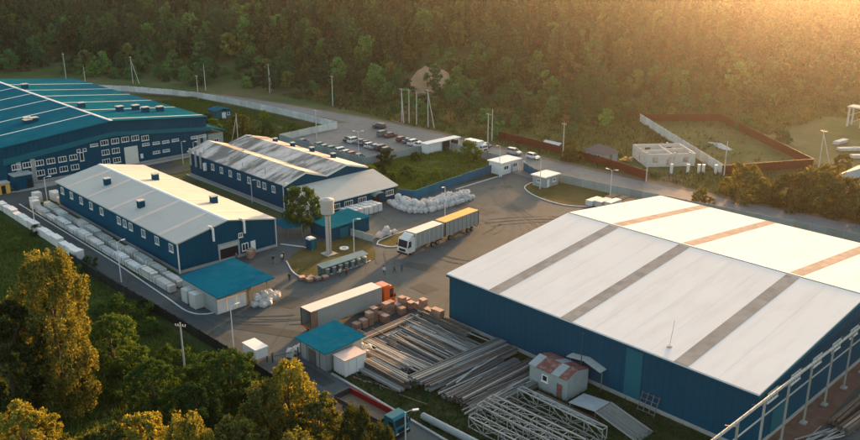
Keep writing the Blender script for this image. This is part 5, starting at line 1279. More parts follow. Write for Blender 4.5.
pk = thing('timber_plank', (-53.0, 81.0, 0), 'pale timber plank on the ground beside the warehouse wall', 'plank')
MB().bar((-53.6, 80.8, 0.1), (-49.6, 80.4, 0.12), 0.5, 0.16).build('plank', M['timber'], pk); MB().cbox(-52.6, 80.7, 0.03, 0.2, 0.8, 0.05).build('bearer', M['timber'], pk)
# stock east of the warehouse
for i, (x, y, L, a, lb) in enumerate(((-30.6, 103.6, 14, 1.55, 'long grey box beam on the apron by the runway'), (-28.8, 101.5, 12, 1.5, 'second grey box beam on the east apron'))): bundle(x, y, L, a, 3, 2, .34, .36, 'box', 'steel', lb)
for i in range(12):
    o = put('steel_bar', section_mesh(random.uniform(5, 8), .1, .1, 'box', M['steel_pale']), None, (-30.8 + random.uniform(-.9, .9), 93.0 + random.uniform(-1, 1), 0.05 + 0.1 * (i % 4)), 1.35 + random.uniform(-.3, .3))
    tag(o, 'pale bar in the loose fan of bars on east apron', 'steel', 'fan of loose bars on the east apron')
for (x, y) in ((-31.2, 112.5), (-29.6, 114.2), (-30.4, 106.4), (-28.0, 108)):
    wrapped(x, y, 0.04, 1.3, 3.2, 0.8, 'brown timber pack on the east apron by the runway', 'timber packs on the east apron', 'brick_pack', name='timber_pack')
# white roadside booth
bo = thing('roadside_booth', (-93.6, 55.3, 0), 'small white box booth on dark frame at the lane edge', 'booth')
MB().box(-95.2, 54.3, 1.0, -91.9, 56.2, 2.4).build('body', M['white_paint'], bo); MB().box(-95.3, 54.2, 2.402, -91.8, 56.3, 2.5).build('roof', M['white_trim'], bo)
for (x, y) in ((-95.1, 54.4), (-92, 54.4), (-95.1, 56.1), (-92, 56.1)): MB().bar((x, y, 0.02), (x, y, 1.0), 0.12).build('leg', M['steel_dark'], bo)
br = thing('barrier_gate', (-90.5, 57.8, 0), 'thin dark swing barrier across the service lane', 'barrier')
MB().bar((-91.4, 56.6, 0.9), (-90.4, 60.2, 0.9), 0.07).build('boom', M['steel_dark'], br)
for (x, y) in ((-91.4, 56.6), (-90.4, 60.2)): MB().bar((x, y, 0.02), (x, y, 1.5), 0.12).build('post', M['steel_dark'], br)

# ------------------------------------------------------------------ across the road: unfinished house, cottage, scrap
uh = thing('unfinished_house', (-115.2, 195.3, 0), 'roofless unfinished white block house beyond the red fence', 'house', rz=R(-38.5))
U, V_ = 5.6, 6.4
def wallrun(p, q, openings, name='wall', h=3.4, th=0.35):
    """a block wall with door and window holes, split into piers and bands"""
    p = Vector(p); q = Vector(q); L = (q - p).length; d = (q - p) / L
    cur = 0
    mb = MB()
    def seg(a, b, z0, z1):
        if b - a < 0.02: return
        A = p + d * a; B = p + d * b
        mb.bar((A.x, A.y, (z0 + z1) / 2), (B.x, B.y, (z0 + z1) / 2), th, z1 - z0)
    for (a, b, z0, z1) in openings:
        seg(cur, a, 0, h); seg(a, b, 0, z0) if z0 > 0.05 else None; seg(a, b, z1, h); cur = b
    seg(cur, L, 0, h)
    mb.build(name, M['blockwork'], uh, world=False)
wallrun((-U, -V_), (U, -V_), [(1.2, 2.6, 0.9, 2.5), (4.4, 6.6, 0.1, 2.5), (8.4, 9.8, 0.9, 2.5)])
wallrun((U, -V_), (U, V_), [(1.4, 3.0, 0.9, 2.5), (5.2, 7.4, 0.1, 2.6), (9.6, 11.2, 0.9, 2.5)])
wallrun((U, V_), (-U, V_), [(2, 3.6, 0.9, 2.5), (7, 8.6, 0.9, 2.5)])
wallrun((-U, V_), (-U, -V_), [(2, 3.6, 0.9, 2.5), (8, 9.6, 0.9, 2.5)])
wallrun((-U, 0.5), (U, 0.5), [(2.4, 3.6, 0.1, 2.4), (7.6, 8.8, 0.1, 2.4)], 'inner_wall', 3.2); wallrun((0.4, -V_), (0.4, 0.3), [(2.8, 4, 0.1, 2.4)], 'inner_wall', 3.2); wallrun((-1.2, 0.7), (-1.2, V_), [(2.4, 3.6, 0.1, 2.4)], 'inner_wall', 3.2)
MB().box(-U + 0.2, -V_ + 0.2, 0.0, U - 0.2, V_ - 0.2, 0.12).build('floor_slab', M['concrete'], uh, world=False)
for (x, y) in ((-3.6, -6.4), (0.2, -6.4), (4.9, -6.4), (5.6, 1), (5.6, 5), (-5.6, 3)): MB().cbox(x, y, 3.56, 1.1, 0.34, 0.3).build('block', M['blockwork'], uh, world=False)
MB().box(-U - 0.25, -V_ - 0.25, 3.402, U + 0.25, -V_ + 0.22, 3.42).build('tie_beam', M['concrete'], uh, world=False)
bk = thing('brick_heap', (-121.6, 188.6, 0), 'heap of orange bricks beside the unfinished house', 'bricks')
for k in range(24):
    MB().cbox(-121.6 + random.gauss(0, 0.9), 188.6 + random.gauss(0, 0.9), 0.15 + 0.2 * (k % 4), 0.7, 0.5, 0.3).build('brick', M['orange_top'] if k % 3 else M['brick_pack'], bk)
for i, (x, y) in enumerate(((-107.0, 186.0), (-104.0, 188.8), (-102.0, 190.6), (-101.2, 191.4), (-98.8, 193.2))):
    o = thing('gate_post', (x, y, 0), 'white gate post in the row before the unfinished house', 'post', 'white gate posts of the house plot')
    MB().cbox(x, y, 1.15, 0.55, 0.55, 2.3).build('shaft', M['white_paint'], o); MB().cbox(x, y, 2.36, 0.7, 0.7, 0.12).build('cap', M['white_trim'], o)
ct = thing('cottage', (-127.4, 184.6, 0), 'small cottage with grey-brown hip roof behind the red fence', 'house', rz=R(-8))
MB().box(-3.4, -2.6, 0, 3.4, 2.6, 2.5).build('wall', M['grey_metal'], ct, world=False)
MB().add([(-3.9, -3.1, 2.5), (3.9, -3.1, 2.5), (3.9, 3.1, 2.5), (-3.9, 3.1, 2.5), (-1.6, 0, 4.1), (1.6, 0, 4.1)], [(0, 1, 5, 4), (1, 2, 5), (2, 3, 4, 5), (3, 0, 4), (3, 2, 1, 0)]).build('roof', M['house_roof'], ct, world=False)
for x in (-1.8, 1.6): 
    w_ = MB().box(x - 0.6, -2.66, 0.9, x + 0.6, -2.602, 2.0).build('window', M['white_trim'], ct, world=False); MB().box(x - 0.48, -2.68, 1.0, x + 0.48, -2.662, 1.9).build('pane', M['glass'], w_, world=False)
MB().box(3.402, -0.5, 0.05, 3.46, 0.5, 2.1).build('door', M['timber'], ct, world=False)
for (x, y, sx, sy, lb) in ((-147, 188, 6, 1.6, 'pale flat greenhouse frame behind the start of the red fence'), (-139.5, 186.5, 5, 1.5, 'pale cold frame behind the red fence, beside the cottage')):
    o = thing('greenhouse_frame', (x, y, 0), lb, 'greenhouse')
    MB().prism([(y - sy / 2, 0.4), (y + sy / 2, 1.0), (y + sy / 2, 1.06), (y - sy / 2, 0.46)], 0, x - sx / 2, x + sx / 2).build('glazing', M['wrap'], o); MB().box(x - sx / 2, y - sy / 2, 0, x + sx / 2, y + sy / 2, 0.42).build('base', M['timber'], o)
sm = thing('sand_heap', (-113, 222, 0), 'pale flat heap of building material in the empty plot', 'heap')
mb = MB(); ring = 14; vs = [(-113, 222, 1.0)]
for k in range(ring):
    a = 2 * math.pi * k / ring; r = 1 + 0.2 * math.sin(3 * a)
    vs.append((-113 + 4.6 * r * math.cos(a) - 1.2 * math.sin(a), 222 + 2.0 * r * math.sin(a) - 2 * math.cos(a), -0.05))
mb.add(vs, [(0, 1 + k, 1 + (k + 1) % ring) for k in range(ring)]).build('heap', M['fence_conc'], sm)
fr_ = thing('round_roof_house', (-66.5, 211, 0), 'house with wide grey roof at the picture edge beyond the road', 'house')
MB().box(-73, 205, 0, -60, 217, 2.6).build('wall', M['blockwork'], fr_)
MB().add([(-73.8, 204.2, 2.6), (-59.2, 204.2, 2.6), (-59.2, 217.8, 2.6), (-73.8, 217.8, 2.6), (-66.5, 211, 6.0)], [(0, 1, 4), (1, 2, 4), (2, 3, 4), (3, 0, 4), (3, 2, 1, 0)]).build('roof', M['fence_grey'], fr_)
tw = thing('pillar_frame', (-97, 278, 0), 'pale pillars of an unfinished building at the picture edge', 'tower')  # stands for the bare pillars of an unfinished building
for (x, y) in ((-99, 276.5), (-95, 276.5), (-99, 280), (-95, 280)): MB().bar((x, y, 0), (x, y, 6), 0.5).build('leg', M['pole'], tw)
MB().box(-99.6, 275.9, 6, -94.4, 280.6, 6.4).build('platform', M['pole'], tw)
for z in (1, 3.4): MB().bar((-99, 276.5, z), (-95, 276.5, z + 2), 0.2).build('brace', M['pole'], tw)
for i, (x, y) in enumerate(((-86, 243), (-80, 237), (-91, 251), (-83, 246))):
    o = thing('slab_stack', (x, y, 0), 'low stack of pale concrete slabs on the grass beyond the empty plot', 'slabs', 'concrete slab stacks beyond the empty plot', random.uniform(0, 1.5))
    for k in range(4): MB().cbox(random.uniform(-.3, .3), random.uniform(-.2, .2), 0.12 + k * 0.24, 5.2, 1.6, 0.2).build('slab', M['fence_conc'], o, world=False)

# ------------------------------------------------------------------ people
def person_mesh(pose, top, bottom, name):
    """one continuous skinned body; pose: stand, walk or reach"""
    st = {'stand': (0.02, -0.02, 0.02, 0.02), 'walk': (0.24, -0.24, 0.18, -0.16), 'reach': (0.08, -0.06, 0.35, 0.3)}[pose]
    J = [(0, 0, 0.95), (0, 0.01, 1.15), (0, 0.0, 1.38), (0, 0.01, 1.50), (0, 0.03, 1.60), (0, 0.03, 1.72)]
    rad = [0.15, 0.14, 0.16, 0.062, 0.09, 0.085]
    Ed = [(0, 1), (1, 2), (2, 3), (3, 4), (4, 5)]
    for s_, la, aa in ((-1, st[0], st[2]), (1, st[1], st[3])):
        b = len(J)
        J += [(s_ * 0.10, 0.0, 0.88), (s_ * 0.11, la * 0.6 + 0.02, 0.48), (s_ * 0.11, la - (0.06 if la < -0.1 else 0), 0.08), (s_ * 0.12, la + 0.15, 0.04)]
        rad += [0.095, 0.065, 0.045, 0.04]; Ed += [(0, b), (b, b + 1), (b + 1, b + 2), (b + 2, b + 3)]
        a = len(J); rz_ = 0.5 if pose == 'reach' else 0.0
        J += [(s_ * 0.20, 0, 1.40), (s_ * 0.26, aa * 0.3 - 0.03, 1.12), (s_ * 0.25, aa + 0.05, 0.88 + rz_ * 0.5), (s_ * 0.24, aa + 0.12, 0.78 + rz_ * 0.5)]
        rad += [0.07, 0.05, 0.037, 0.034]; Ed += [(2, a), (a, a + 1), (a + 1, a + 2), (a + 2, a + 3)]
    me = bpy.data.meshes.new(name); me.from_pydata(J, Ed, [])
    o = bpy.data.objects.new(name, me); C.objects.link(o)
    md = o.modifiers.new('skin', 'SKIN'); md.use_smooth_shade = True
    for i, v in enumerate(me.skin_vertices[0].data): v.radius = (rad[i], rad[i] * 0.85); v.use_root = (i == 0)
    o.modifiers.new('sub', 'SUBSURF').levels = 1
    dg = bpy.context.evaluated_depsgraph_get(); ev = o.evaluated_get(dg)
    out = bpy.data.meshes.new_from_object(ev); bpy.data.objects.remove(o)
    out.materials.clear()
    for m in (M['skin'], top, bottom, M['chassis']): out.materials.append(m)
    for p in out.polygons:
        z = p.center.z; x = abs(p.center.x)
        p.material_index = 0 if z > 1.47 else (1 if z > 0.93 and not (x > 0.2 and z < 0.92 + (0.25 if pose == 'reach' else 0)) else (3 if z < 0.1 else (0 if x > 0.19 and z < 0.9 else 2)))
    return out
cl = {n: mat('cloth_' + n, c, 0.9) for n, c in (('navy', (0.02, 0.03, 0.06)), ('grey', (0.12, 0.12, 0.12)), ('white', (0.6, 0.6, 0.58)), ('blue', (0.05, 0.14, 0.26)), ('dark', (0.02, 0.02, 0.02)), ('red', (0.25, 0.05, 0.04)))}
PM = {}
hairm = MB().tube([(0, 0.0, 1.62), (0, 0.0, 1.70), (0, 0.01, 1.77), (0, 0.02, 1.80)], [0.088, 0.098, 0.078, 0.03], 10).mesh('hair', M['hair'])
facem = MB().cbox(0, 0.118, 1.645, 0.03, 0.04, 0.045).cbox(-0.035, 0.108, 1.675, 0.025, 0.015, 0.012, 1).cbox(0.035, 0.108, 1.675, 0.025, 0.015, 0.012, 1).cbox(0, 0.108, 1.60, 0.05, 0.015, 0.012, 1).cbox(-0.09, 0.03, 1.65, 0.02, 0.03, 0.05).cbox(0.09, 0.03, 1.65, 0.02, 0.03, 0.05).mesh('face', [M['skin'], M['hair']])
for i, (x, y, rz, pose, a, b, lb) in enumerate(((-105.2, 88.9, 1.2, 'walk', 'white', 'dark', 'person in white top and dark trousers walking in open yard'), (-104.7, 90.9, 2.6, 'walk', 'grey', 'dark', 'person in grey walking in open yard, middle of three'), (-104.1, 92.1, -2.2, 'stand', 'blue', 'navy', 'person in blue standing in open yard, nearest the white truck'),
         (-123.2, 77.8, 0.4, 'walk', 'dark', 'grey', 'person in dark jacket walking towards the workshop door'), (-122.8, 79.4, -1.4, 'reach', 'white', 'navy', 'person in white shirt talking near the lawn kerb'), (-123.6, 80.3, 2.0, 'stand', 'dark', 'dark', 'person in black facing the one in white shirt'),
         (-114.0, 75.0, 0.6, 'stand', 'dark', 'navy', 'person in dark clothes standing alone below the lawn kerb'), (-109.9, 82.8, 1.4, 'reach', 'white', 'grey', 'person in white reaching at the bin shelter'), (-109.5, 83.9, 1.9, 'stand', 'red', 'dark', 'person in red top beside the bin shelter'),
         (-128.9, 73.6, -1.6, 'stand', 'grey', 'dark', 'person standing in the workshop doorway'), (-155.4, 164.6, 0.3, 'walk', 'dark', 'dark', 'person in dark clothes walking beside the white box truck'))):
    k = (pose, a, b)
    if k not in PM: PM[k] = person_mesh(pose, cl[a], cl[b], 'body')
    t = thing('person', (x, y, 0.02), lb, 'person', None, rz)
    put('body', PM[k], t); put('hair', hairm, t); put('face', facem, t)

# ------------------------------------------------------------------ trees and shrubs
rng = np.random.default_rng(3)
def quads_mesh(name, centres, size, mats, flat=0.0, rs=rng, extra=None, mat_idx=0):
    """one leaf-sized quad at each centre, turned every way; extra: MB geometry (trunk) joined with material 0"""
    n = len(centres)
    u = rs.normal(size=(n, 3)); u /= np.linalg.norm(u, axis=1)[:, None]
    w = rs.normal(size=(n, 3)); w[:, 2] *= (1 - flat)
    v = np.cross(u, w); v /= np.linalg.norm(v, axis=1)[:, None] + 1e-9
    s = size * rs.uniform(0.6, 1.35, size=(n, 1)); a = u * s * 0.62; b = v * s * 0.40
    q = np.stack([centres - a, centres + b * 1.0 - a * 0.1, centres + a, centres - b], axis=1).reshape(-1, 3)
    ev, ef = (np.array(extra.v, dtype=float).reshape(-1, 3), extra.f) if extra else (np.zeros((0, 3)), [])
    me = bpy.data.meshes.new(name)
    nv = len(ev) + len(q); me.vertices.add(nv)
    me.vertices.foreach_set('co', np.concatenate([ev, q]).astype(np.float32).ravel())
    el = [i for f in ef for i in f]; es = []; c = 0
    for f in ef: es.append(c); c += len(f)
    loops = np.concatenate([np.array(el, dtype=np.int32), np.arange(len(q), dtype=np.int32) + len(ev)])
    starts = np.concatenate([np.array(es, dtype=np.int32), np.arange(n, dtype=np.int32) * 4 + c])
    me.loops.add(len(loops)); me.loops.foreach_set('vertex_index', loops.astype(np.int32))
    me.polygons.add(len(starts)); me.polygons.foreach_set('loop_start', starts.astype(np.int32))
    for m in mats: me.materials.append(m)
    if extra: me.polygons.foreach_set('material_index', np.concatenate([np.zeros(len(ef), dtype=np.int32), np.ones(n, dtype=np.int32)]))
    me.update(calc_edges=True); me.validate()
    return me
def clumps(kind, h, w, n_clump, rs):
    """clump centres and radii for a crown of height h and greatest width w, base of tree at 0"""
    out = []
    tries = 0
    while len(out) < n_clump and tries < 20000:
        tries += 1
        t = rs.random(); a = rs.random() * 2 * math.pi
        if kind == 'broad':
            z0, z1 = 0.18, 1.0; prof = math.sin(math.pi * min(1, (t * 0.86 + 0.10))) ** 0.6
        elif kind == 'poplar':
            z0, z1 = 0.06, 1.0; prof = (math.sin(math.pi * min(1, (t * 0.80 + 0.14))) ** 0.55)
        elif kind == 'spruce':
            z0, z1 = 0.12, 1.0; prof = (1 - t) ** 0.85 * (0.8 + 0.2 * math.cos(t * 40))
        elif kind == 'pine':
            z0, z1 = 0.24, 1.0; prof = math.sin(math.pi * min(1, t * 0.75 + 0.22)) ** 0.7
        else:
            z0, z1 = 0.0, 1.0; prof = math.sin(math.pi * min(1, t * 0.6 + 0.36)) ** 0.6
        lob = 1 + 0.22 * math.sin(3 * a + t * 5) + 0.15 * math.sin(5 * a - t * 9)
        r = prof * w / 2 * lob * (0.45 + 0.55 * math.sqrt(rs.random()))
        out.append((r * math.cos(a), r * math.sin(a), h * (z0 + (z1 - z0) * t * 0.97)))
    return np.array(out)
def tree_parts(kind, h, w, n_leaf, leaf, n_clump, cr, seed, tr=None):
    rs = np.random.default_rng(seed)
    cc = clumps(kind, h, w, n_clump, rs)
    rad = cr * rs.uniform(0.6, 1.25, size=len(cc))
    idx = rs.integers(0, len(cc), size=n_leaf)
    d = rs.normal(size=(n_leaf, 3)); d /= np.linalg.norm(d, axis=1)[:, None]
    pts = cc[idx] + d * (rad[idx] * rs.random(n_leaf) ** 0.45)[:, None] * np.array([1, 1, 1.9 if kind == 'poplar' else 0.85])
    pts = pts[pts[:, 2] > 0.05]
    r0 = tr or h * 0.016 + 0.05
    trunk = MB(); bend = rs.normal(size=2) * h * 0.012
    top = 0.55 if kind == 'broad' else 0.9
    trunk.tube([(0, 0, -0.3), (bend[0] * .5, bend[1] * .5, h * 0.25), (bend[0], bend[1], h * 0.5), (bend[0] * .4, bend[1] * .4, h * top)], [r0 * 1.3, r0, r0 * 0.7, r0 * 0.2], 7)
    order = rs.permutation(len(cc))[:max(5, min(14, n_clump // 4))]
    for i in order:
        c = cc[i]; zb = min(h * 0.6, max(h * 0.12, c[2] - 0.35 * math.hypot(c[0], c[1]) - h * 0.08))
        trunk.tube([(bend[0] * .6, bend[1] * .6, zb), (c[0] * 0.5, c[1] * 0.5, (zb + c[2]) / 2 + h * 0.02), tuple(c * np.array([.95, .95, 1]))], [r0 * 0.5, r0 * 0.3, r0 * 0.1], 5)
    return trunk, pts, rs
TP = {}
def tree_proto(key, kind, h, w, n_leaf, leaf, n_clump, cr, lm, seed, bark='bark', tr=None):
    trunk, pts, rs = tree_parts(kind, h, w, n_leaf, leaf, n_clump, cr, seed, tr)
    TP[key] = (trunk.mesh('trunk', M[bark]), quads_mesh('crown', pts, leaf, [MATS[lm]], rs=rs), trunk, pts, MATS[lm], M[bark], leaf)
def tree(name, key, x, y, s, label, cat='tree', group=None, sz=None, rz=None):
    t = thing(name, (x, y, hill(x, y) - 0.05), label, cat, group, random.uniform(0, 6.28) if rz is None else rz)
    t.scale = (s, s, s * (sz or 1.0))
    put('trunk', TP[key][0], t); put('crown', TP[key][1], t)
    return t
# foreground kinds: fine leaves, they stand 60 to 100 m from the drone
tree_proto('poplar_big', 'poplar', 22.0, 8.4, 60000, 0.22, 620, 0.55, 'leaf_gold', 101, tr=0.34)
tree_proto('gold_a', 'poplar', 12.0, 5.4, 24000, 0.19, 300, 0.42, 'leaf_gold', 102)
tree_proto('gold_b', 'broad', 11.0, 6.6, 22000, 0.20, 230, 0.5, 'leaf_gold', 103)
tree_proto('green_a', 'broad', 8.0, 6.6, 17000, 0.19, 190, 0.52, 'leaf_green', 104)
tree_proto('green_b', 'broad', 7.0, 6.4, 15000, 0.19, 170, 0.52, 'leaf_dark', 105)
tree_proto('bush_a', 'bush', 3.2, 4.2, 3200, 0.20, 34, 0.6, 'leaf_green', 106, tr=0.06)
tree_proto('bush_b', 'bush', 2.4, 3.4, 2200, 0.19, 24, 0.55, 'leaf_dark', 107, tr=0.05)
def at_top(name, key, px, py, h, label, s=1.0, sz=None, group=None, base_h=1.0):
    """stand a tree so that its top, h metres up, meets the photograph's point"""
    x, y = G(px, py, h)
    return tree(name, key, x, y, s, label, 'tree', group, sz)
at_top('poplar_tree', 'poplar_big', 42, 250, 22.0, 'tall golden-lit columnar tree, the biggest in the foreground')
at_top('golden_tree', 'gold_b', -2, 300, 17.0, 'golden tree cut by the picture edge behind the tall columnar tree', 1.5)
at_top('green_tree', 'green_a', 108, 318, 9.5, 'green-gold spreading tree just beside the tall columnar tree', 1.19)
at_top('green_tree', 'green_a', 150, 362, 8.0, 'dull green tree in the hollow below the service lane', 1.0)
at_top('green_tree', 'green_b', 228, 352, 7.4, 'dark round tree beside the dark lane fence', 1.06)
at_top('green_tree', 'green_b', 195, 384, 7.0, 'dark tree downhill of the lone concrete pole', 1.0)
at_top('golden_tree', 'gold_a', 287, 362, 13.0, 'golden upright tree standing in front of the lane, tallest there', 1.08)
at_top('golden_tree', 'gold_a', 262, 380, 12.0, 'golden tree leaning on the tallest lane-side one', 1.0, 0.95)
at_top('golden_tree', 'gold_b', 318, 392, 11.0, 'golden bushy tree between the lane-side tree and the flatbed', 0.95)
at_top('golden_tree', 'gold_a', 357, 402, 12.0, 'golden spire tree just in front of the flatbed tail', 0.72, 1.35)
at_top('golden_tree', 'gold_a', 384, 418, 11.5, 'golden spire tree in front of the flatbed cab', 0.6, 1.5)
at_top('golden_tree', 'gold_b', 232, 404, 12.0, 'golden tree before the dark round tree', 0.95)
at_top('golden_tree', 'gold_a', 185, 412, 13.0, 'golden narrow tree at the bottom, below the lone pole', 0.9, 1.2)
at_top('golden_tree', 'gold_b', 140, 415, 11.0, 'golden low-topped tree at the bottom beside the hollow', 1.0)
at_top('golden_tree', 'gold_b', 100, 418, 12.0, 'golden tree at the foot of the tall columnar tree', 1.0)
at_top('golden_tree', 'gold_b', 14, 384, 14.0, 'golden bushy tree at the lower picture corner', 1.05)
at_top('golden_tree', 'gold_a', 300, 425, 13.0, 'golden tree at the bottom edge below the lane-side trees', 1.0)
at_top('golden_tree', 'gold_b', 60, 425, 13.0, 'golden tree at the bottom edge right under the columnar tree', 1.0)
random.seed(33)
spots = [(122, 296, 4.4, 'bush_a', 1.4), (98, 300, 3.0, 'bush_b', 1.0), (150, 318, 2.6, 'bush_b', 1.0), (70, 262, 2.4, 'bush_b', .9), (170, 345, 3.0, 'bush_a', .95), (205, 352, 3.6, 'bush_a', 1.1), (245, 372, 3.6, 'bush_a', 1.1), (218, 372, 2.6, 'bush_b', 1.0), (265, 398, 3, 'bush_b', 1.1),
         (128, 345, 3, 'bush_a', .9), (165, 395, 3.4, 'bush_a', 1.05), (35, 225, 2.0, 'bush_b', .8), (15, 238, 2.2, 'bush_b', .9), (330, 430, 2.6, 'bush_b', 1), (142, 300, 2.0, 'bush_b', .8), (185, 368, 2.4, 'bush_b', 1), (120, 372, 3.2, 'bush_a', 1.0), (88, 255, 2.2, 'bush_b', .8)]
for i, (px, py, h, key, s) in enumerate(spots):
    x, y = G(px, py, h)
    tree('shrub', key, x, y, s, 'green shrub on the rough grass below the service lane', 'shrub', 'shrubs below the service lane')
# mid-distance kinds
tree_proto('yard_tree', 'broad', 9.6, 7.6, 8500, 0.30, 130, 0.7, 'leaf_dark', 120)
tree_proto('mid_bush', 'bush', 4.5, 6.0, 2600, 0.36, 40, 0.8, 'leaf_green', 121, tr=0.08)
tree_proto('mid_bush_brown', 'bush', 6.0, 7.5, 4200, 0.38, 60, 0.9, 'leaf_brown', 122, tr=0.1)
tree('yard_tree', 'yard_tree', *G(303, 232), 1.0, 'leafy dark green tree beside the water tower', 'tree')
MID = [(-150.6, 157.6, 'mid_bush', 1.15, 'round green bush by the road fence behind the gatehouse'), (-163.6, 139.6, 'mid_bush', .8, 'dark bush at the car park fence corner in the weedy field'), (-160.8, 147.4, 'mid_bush', .5, 'small bush on the bare patch of the weedy field'), (-156, 131, 'mid_bush', .7, 'bush in the middle of the weedy field'),
       (-149, 134, 'mid_bush', .75, 'bush in the weedy field nearest the bulk bags'), (-154, 126.5, 'mid_bush', .8, 'bush in the weedy field close to the annex roof'), (-147.5, 127.5, 'mid_bush', .7, 'bush beside the annex end in the weedy field'), (-145, 140, 'mid_bush', .5, 'low bush halfway along the blue fence'),
       (-222, 131.5, 'mid_bush_brown', 1.0, 'brown bush on the waste ground behind the twin-gable hall'), (-228, 126, 'mid_bush', .95, 'green bush behind the low hall annex'), (-216, 137, 'mid_bush', .8, 'green bush by the dirt track'), (-240, 131, 'mid_bush', .8, 'green bush in front of the blue hut'), (-212, 144, 'mid_bush', .7, 'green bush against the concrete fence corner'), (-236, 149, 'mid_bush', .6, 'low bush along the inner side of the concrete fence'),
       (-83.6, 178.2, 'mid_bush_brown', 1.35, 'round brown-lit tree beyond the warehouse, alone by the road'), (-73.6, 181.0, 'mid_bush_brown', 1.3, 'brown-lit roadside tree, first of the clump beyond the warehouse'), (-68.6, 184.5, 'mid_bush_brown', 1.6, 'brown-lit roadside tree, tallest of the clump beyond the warehouse'), (-63.6, 182.0, 'mid_bush_brown', 1.4, 'brown-lit roadside tree in the middle of the clump'),
       (-57.4, 184.0, 'mid_bush_brown', 1.5, 'brown-lit roadside tree at the picture edge'), (-52.5, 183.5, 'mid_bush_brown', 1.5, 'brown-lit tree just leaving the picture beyond the warehouse'),
       (-78.5, 180.5, 'mid_bush_brown', .6, 'small brown bush between the lone tree and the clump'), (-132.5, 178.6, 'mid_bush_brown', .7, 'brown bush before the middle of the red fence'), (-88.6, 168.2, 'mid_bush_brown', .55, 'low bush on the road verge behind the warehouse'), (-138, 184.4, 'mid_bush_brown', .6, 'bush behind the red fence beside the cottage'), (-79.6, 224, 'mid_bush_brown', .6, 'bush near the far corner pole of the plot')]
for (x, y, k, s, lb) in MID: tree('bush' if s < 1.2 else 'roadside_tree', k, x, y, s, lb, 'bush' if s < 1.2 else 'tree')

# the wooded slope: the nearest 300 stand as trees of their own, the wood behind them is one mass
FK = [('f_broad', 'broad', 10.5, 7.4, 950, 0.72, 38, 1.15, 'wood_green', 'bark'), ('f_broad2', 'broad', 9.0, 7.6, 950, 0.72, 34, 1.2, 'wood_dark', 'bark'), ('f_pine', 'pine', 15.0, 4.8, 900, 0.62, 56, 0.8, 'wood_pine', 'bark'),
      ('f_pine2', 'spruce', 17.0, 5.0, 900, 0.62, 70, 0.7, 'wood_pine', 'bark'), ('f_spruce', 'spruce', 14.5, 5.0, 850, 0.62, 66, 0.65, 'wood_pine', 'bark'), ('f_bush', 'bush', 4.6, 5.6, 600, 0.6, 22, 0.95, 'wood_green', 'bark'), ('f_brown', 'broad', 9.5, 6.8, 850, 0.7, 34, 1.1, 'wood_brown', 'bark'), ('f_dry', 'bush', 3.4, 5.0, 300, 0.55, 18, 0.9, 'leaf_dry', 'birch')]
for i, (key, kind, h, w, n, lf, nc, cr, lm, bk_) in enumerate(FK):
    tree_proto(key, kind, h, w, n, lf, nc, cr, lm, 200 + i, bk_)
fr = np.random.default_rng(8)
cand = []
d = 268.0
while d < 600:
    step = 6.0 if d < 430 else 6.4
    half = 0.53 * d + 24
    for r in np.arange(-half, half, step):
        rr = r + fr.uniform(-.45, .45) * step; dd = d + fr.uniform(-.45, .45) * step
        x, y = from_RD(rr, dd); f = forest_line(rr)
        deep = dd - f
        if deep < -4: 
            # scattered bushes on the meadow before the wood
            if dd > f - 50 and fr.random() < (0.42 if dd > f - 25 else 0.2) and rr > -70 and y > 186 and not (-150 < x < -80 and 185 < y < 258) and not (-112 < x < -66 and 195 < y < 290): cand.append((dd, rr, x, y, int(fr.choice([5, 7, 0, 6], p=[.5, .2, .18, .12])), fr.uniform(0.45, 0.95)))
            continue
        if abs(rr + 0.5) < 7.5 and dd < 343 and not (rr > 1 and dd < 324): continue
        if rr < -60 and 18 < deep < 40 and fr.random() < 0.25: continue
        edge = deep < 22
        clear = math.sin(x * 0.043) * math.cos(y * 0.051) + 0.5 * math.sin(x * .11 + y * .09)
        if deep < 60 and clear > 0.75: 
            if fr.random() < 0.5: continue
            k = 5 if fr.random() < .6 else 7
        elif edge: k = fr.choice([0, 1, 5, 5, 6, 7], p=[.25, .2, .25, .1, .12, .08])
        elif deep < 70: k = fr.choice([0, 1, 2, 4, 6, 5], p=[.24, .16, .22, .16, .12, .10])
        else: k = fr.choice([0, 1, 2, 3, 4, 6], p=[.09, .06, .34, .27, .20, .04])
        cand.append((dd, rr, x, y, int(k), fr.uniform(0.7, 1.35) * (0.8 if edge else 1.05)))
    d += step
cand.sort(key=lambda c: c[0])
names = {0: ('broadleaf_tree', 'green broadleaf tree along the front of the wooded slope', 'tree', 'green broadleaf trees at the wood edge'), 1: ('broadleaf_tree', 'dark broadleaf tree along the front of the wooded slope', 'tree', 'dark broadleaf trees at the wood edge'),
         2: ('pine_tree', 'dark pine near the front of the wooded slope', 'tree', 'pines near the wood edge'), 3: ('pine_tree', 'tall dark pine near the front of the wooded slope', 'tree', 'tall pines near the wood edge'), 4: ('spruce_tree', 'pointed dark spruce near the front of the wooded slope', 'tree', 'spruces near the wood edge'),
         5: ('bush', 'green bush at the foot of the wooded slope', 'bush', 'green bushes at the wood edge'), 6: ('broadleaf_tree', 'brownish broadleaf tree along the front of the wooded slope', 'tree', 'brownish trees at the wood edge'), 7: ('bush', 'dry pale bush at the foot of the wooded slope', 'bush', 'dry bushes at the wood edge')}
inview = [c for c in cand if abs(c[1]) < 0.52 * c[0]]
near = set(id(c) for c in sorted(inview, key=lambda c: (c[0] - forest_line(c[1])))[:300])
rest = []
for c in cand:
    if id(c) in near:
        nm, lb, ct_, gr = names[c[4]]
        tree(nm, FK[c[4]][0], c[2], c[3], c[5], lb, ct_, gr, fr.uniform(.88, 1.15))
    else: rest.append(c)
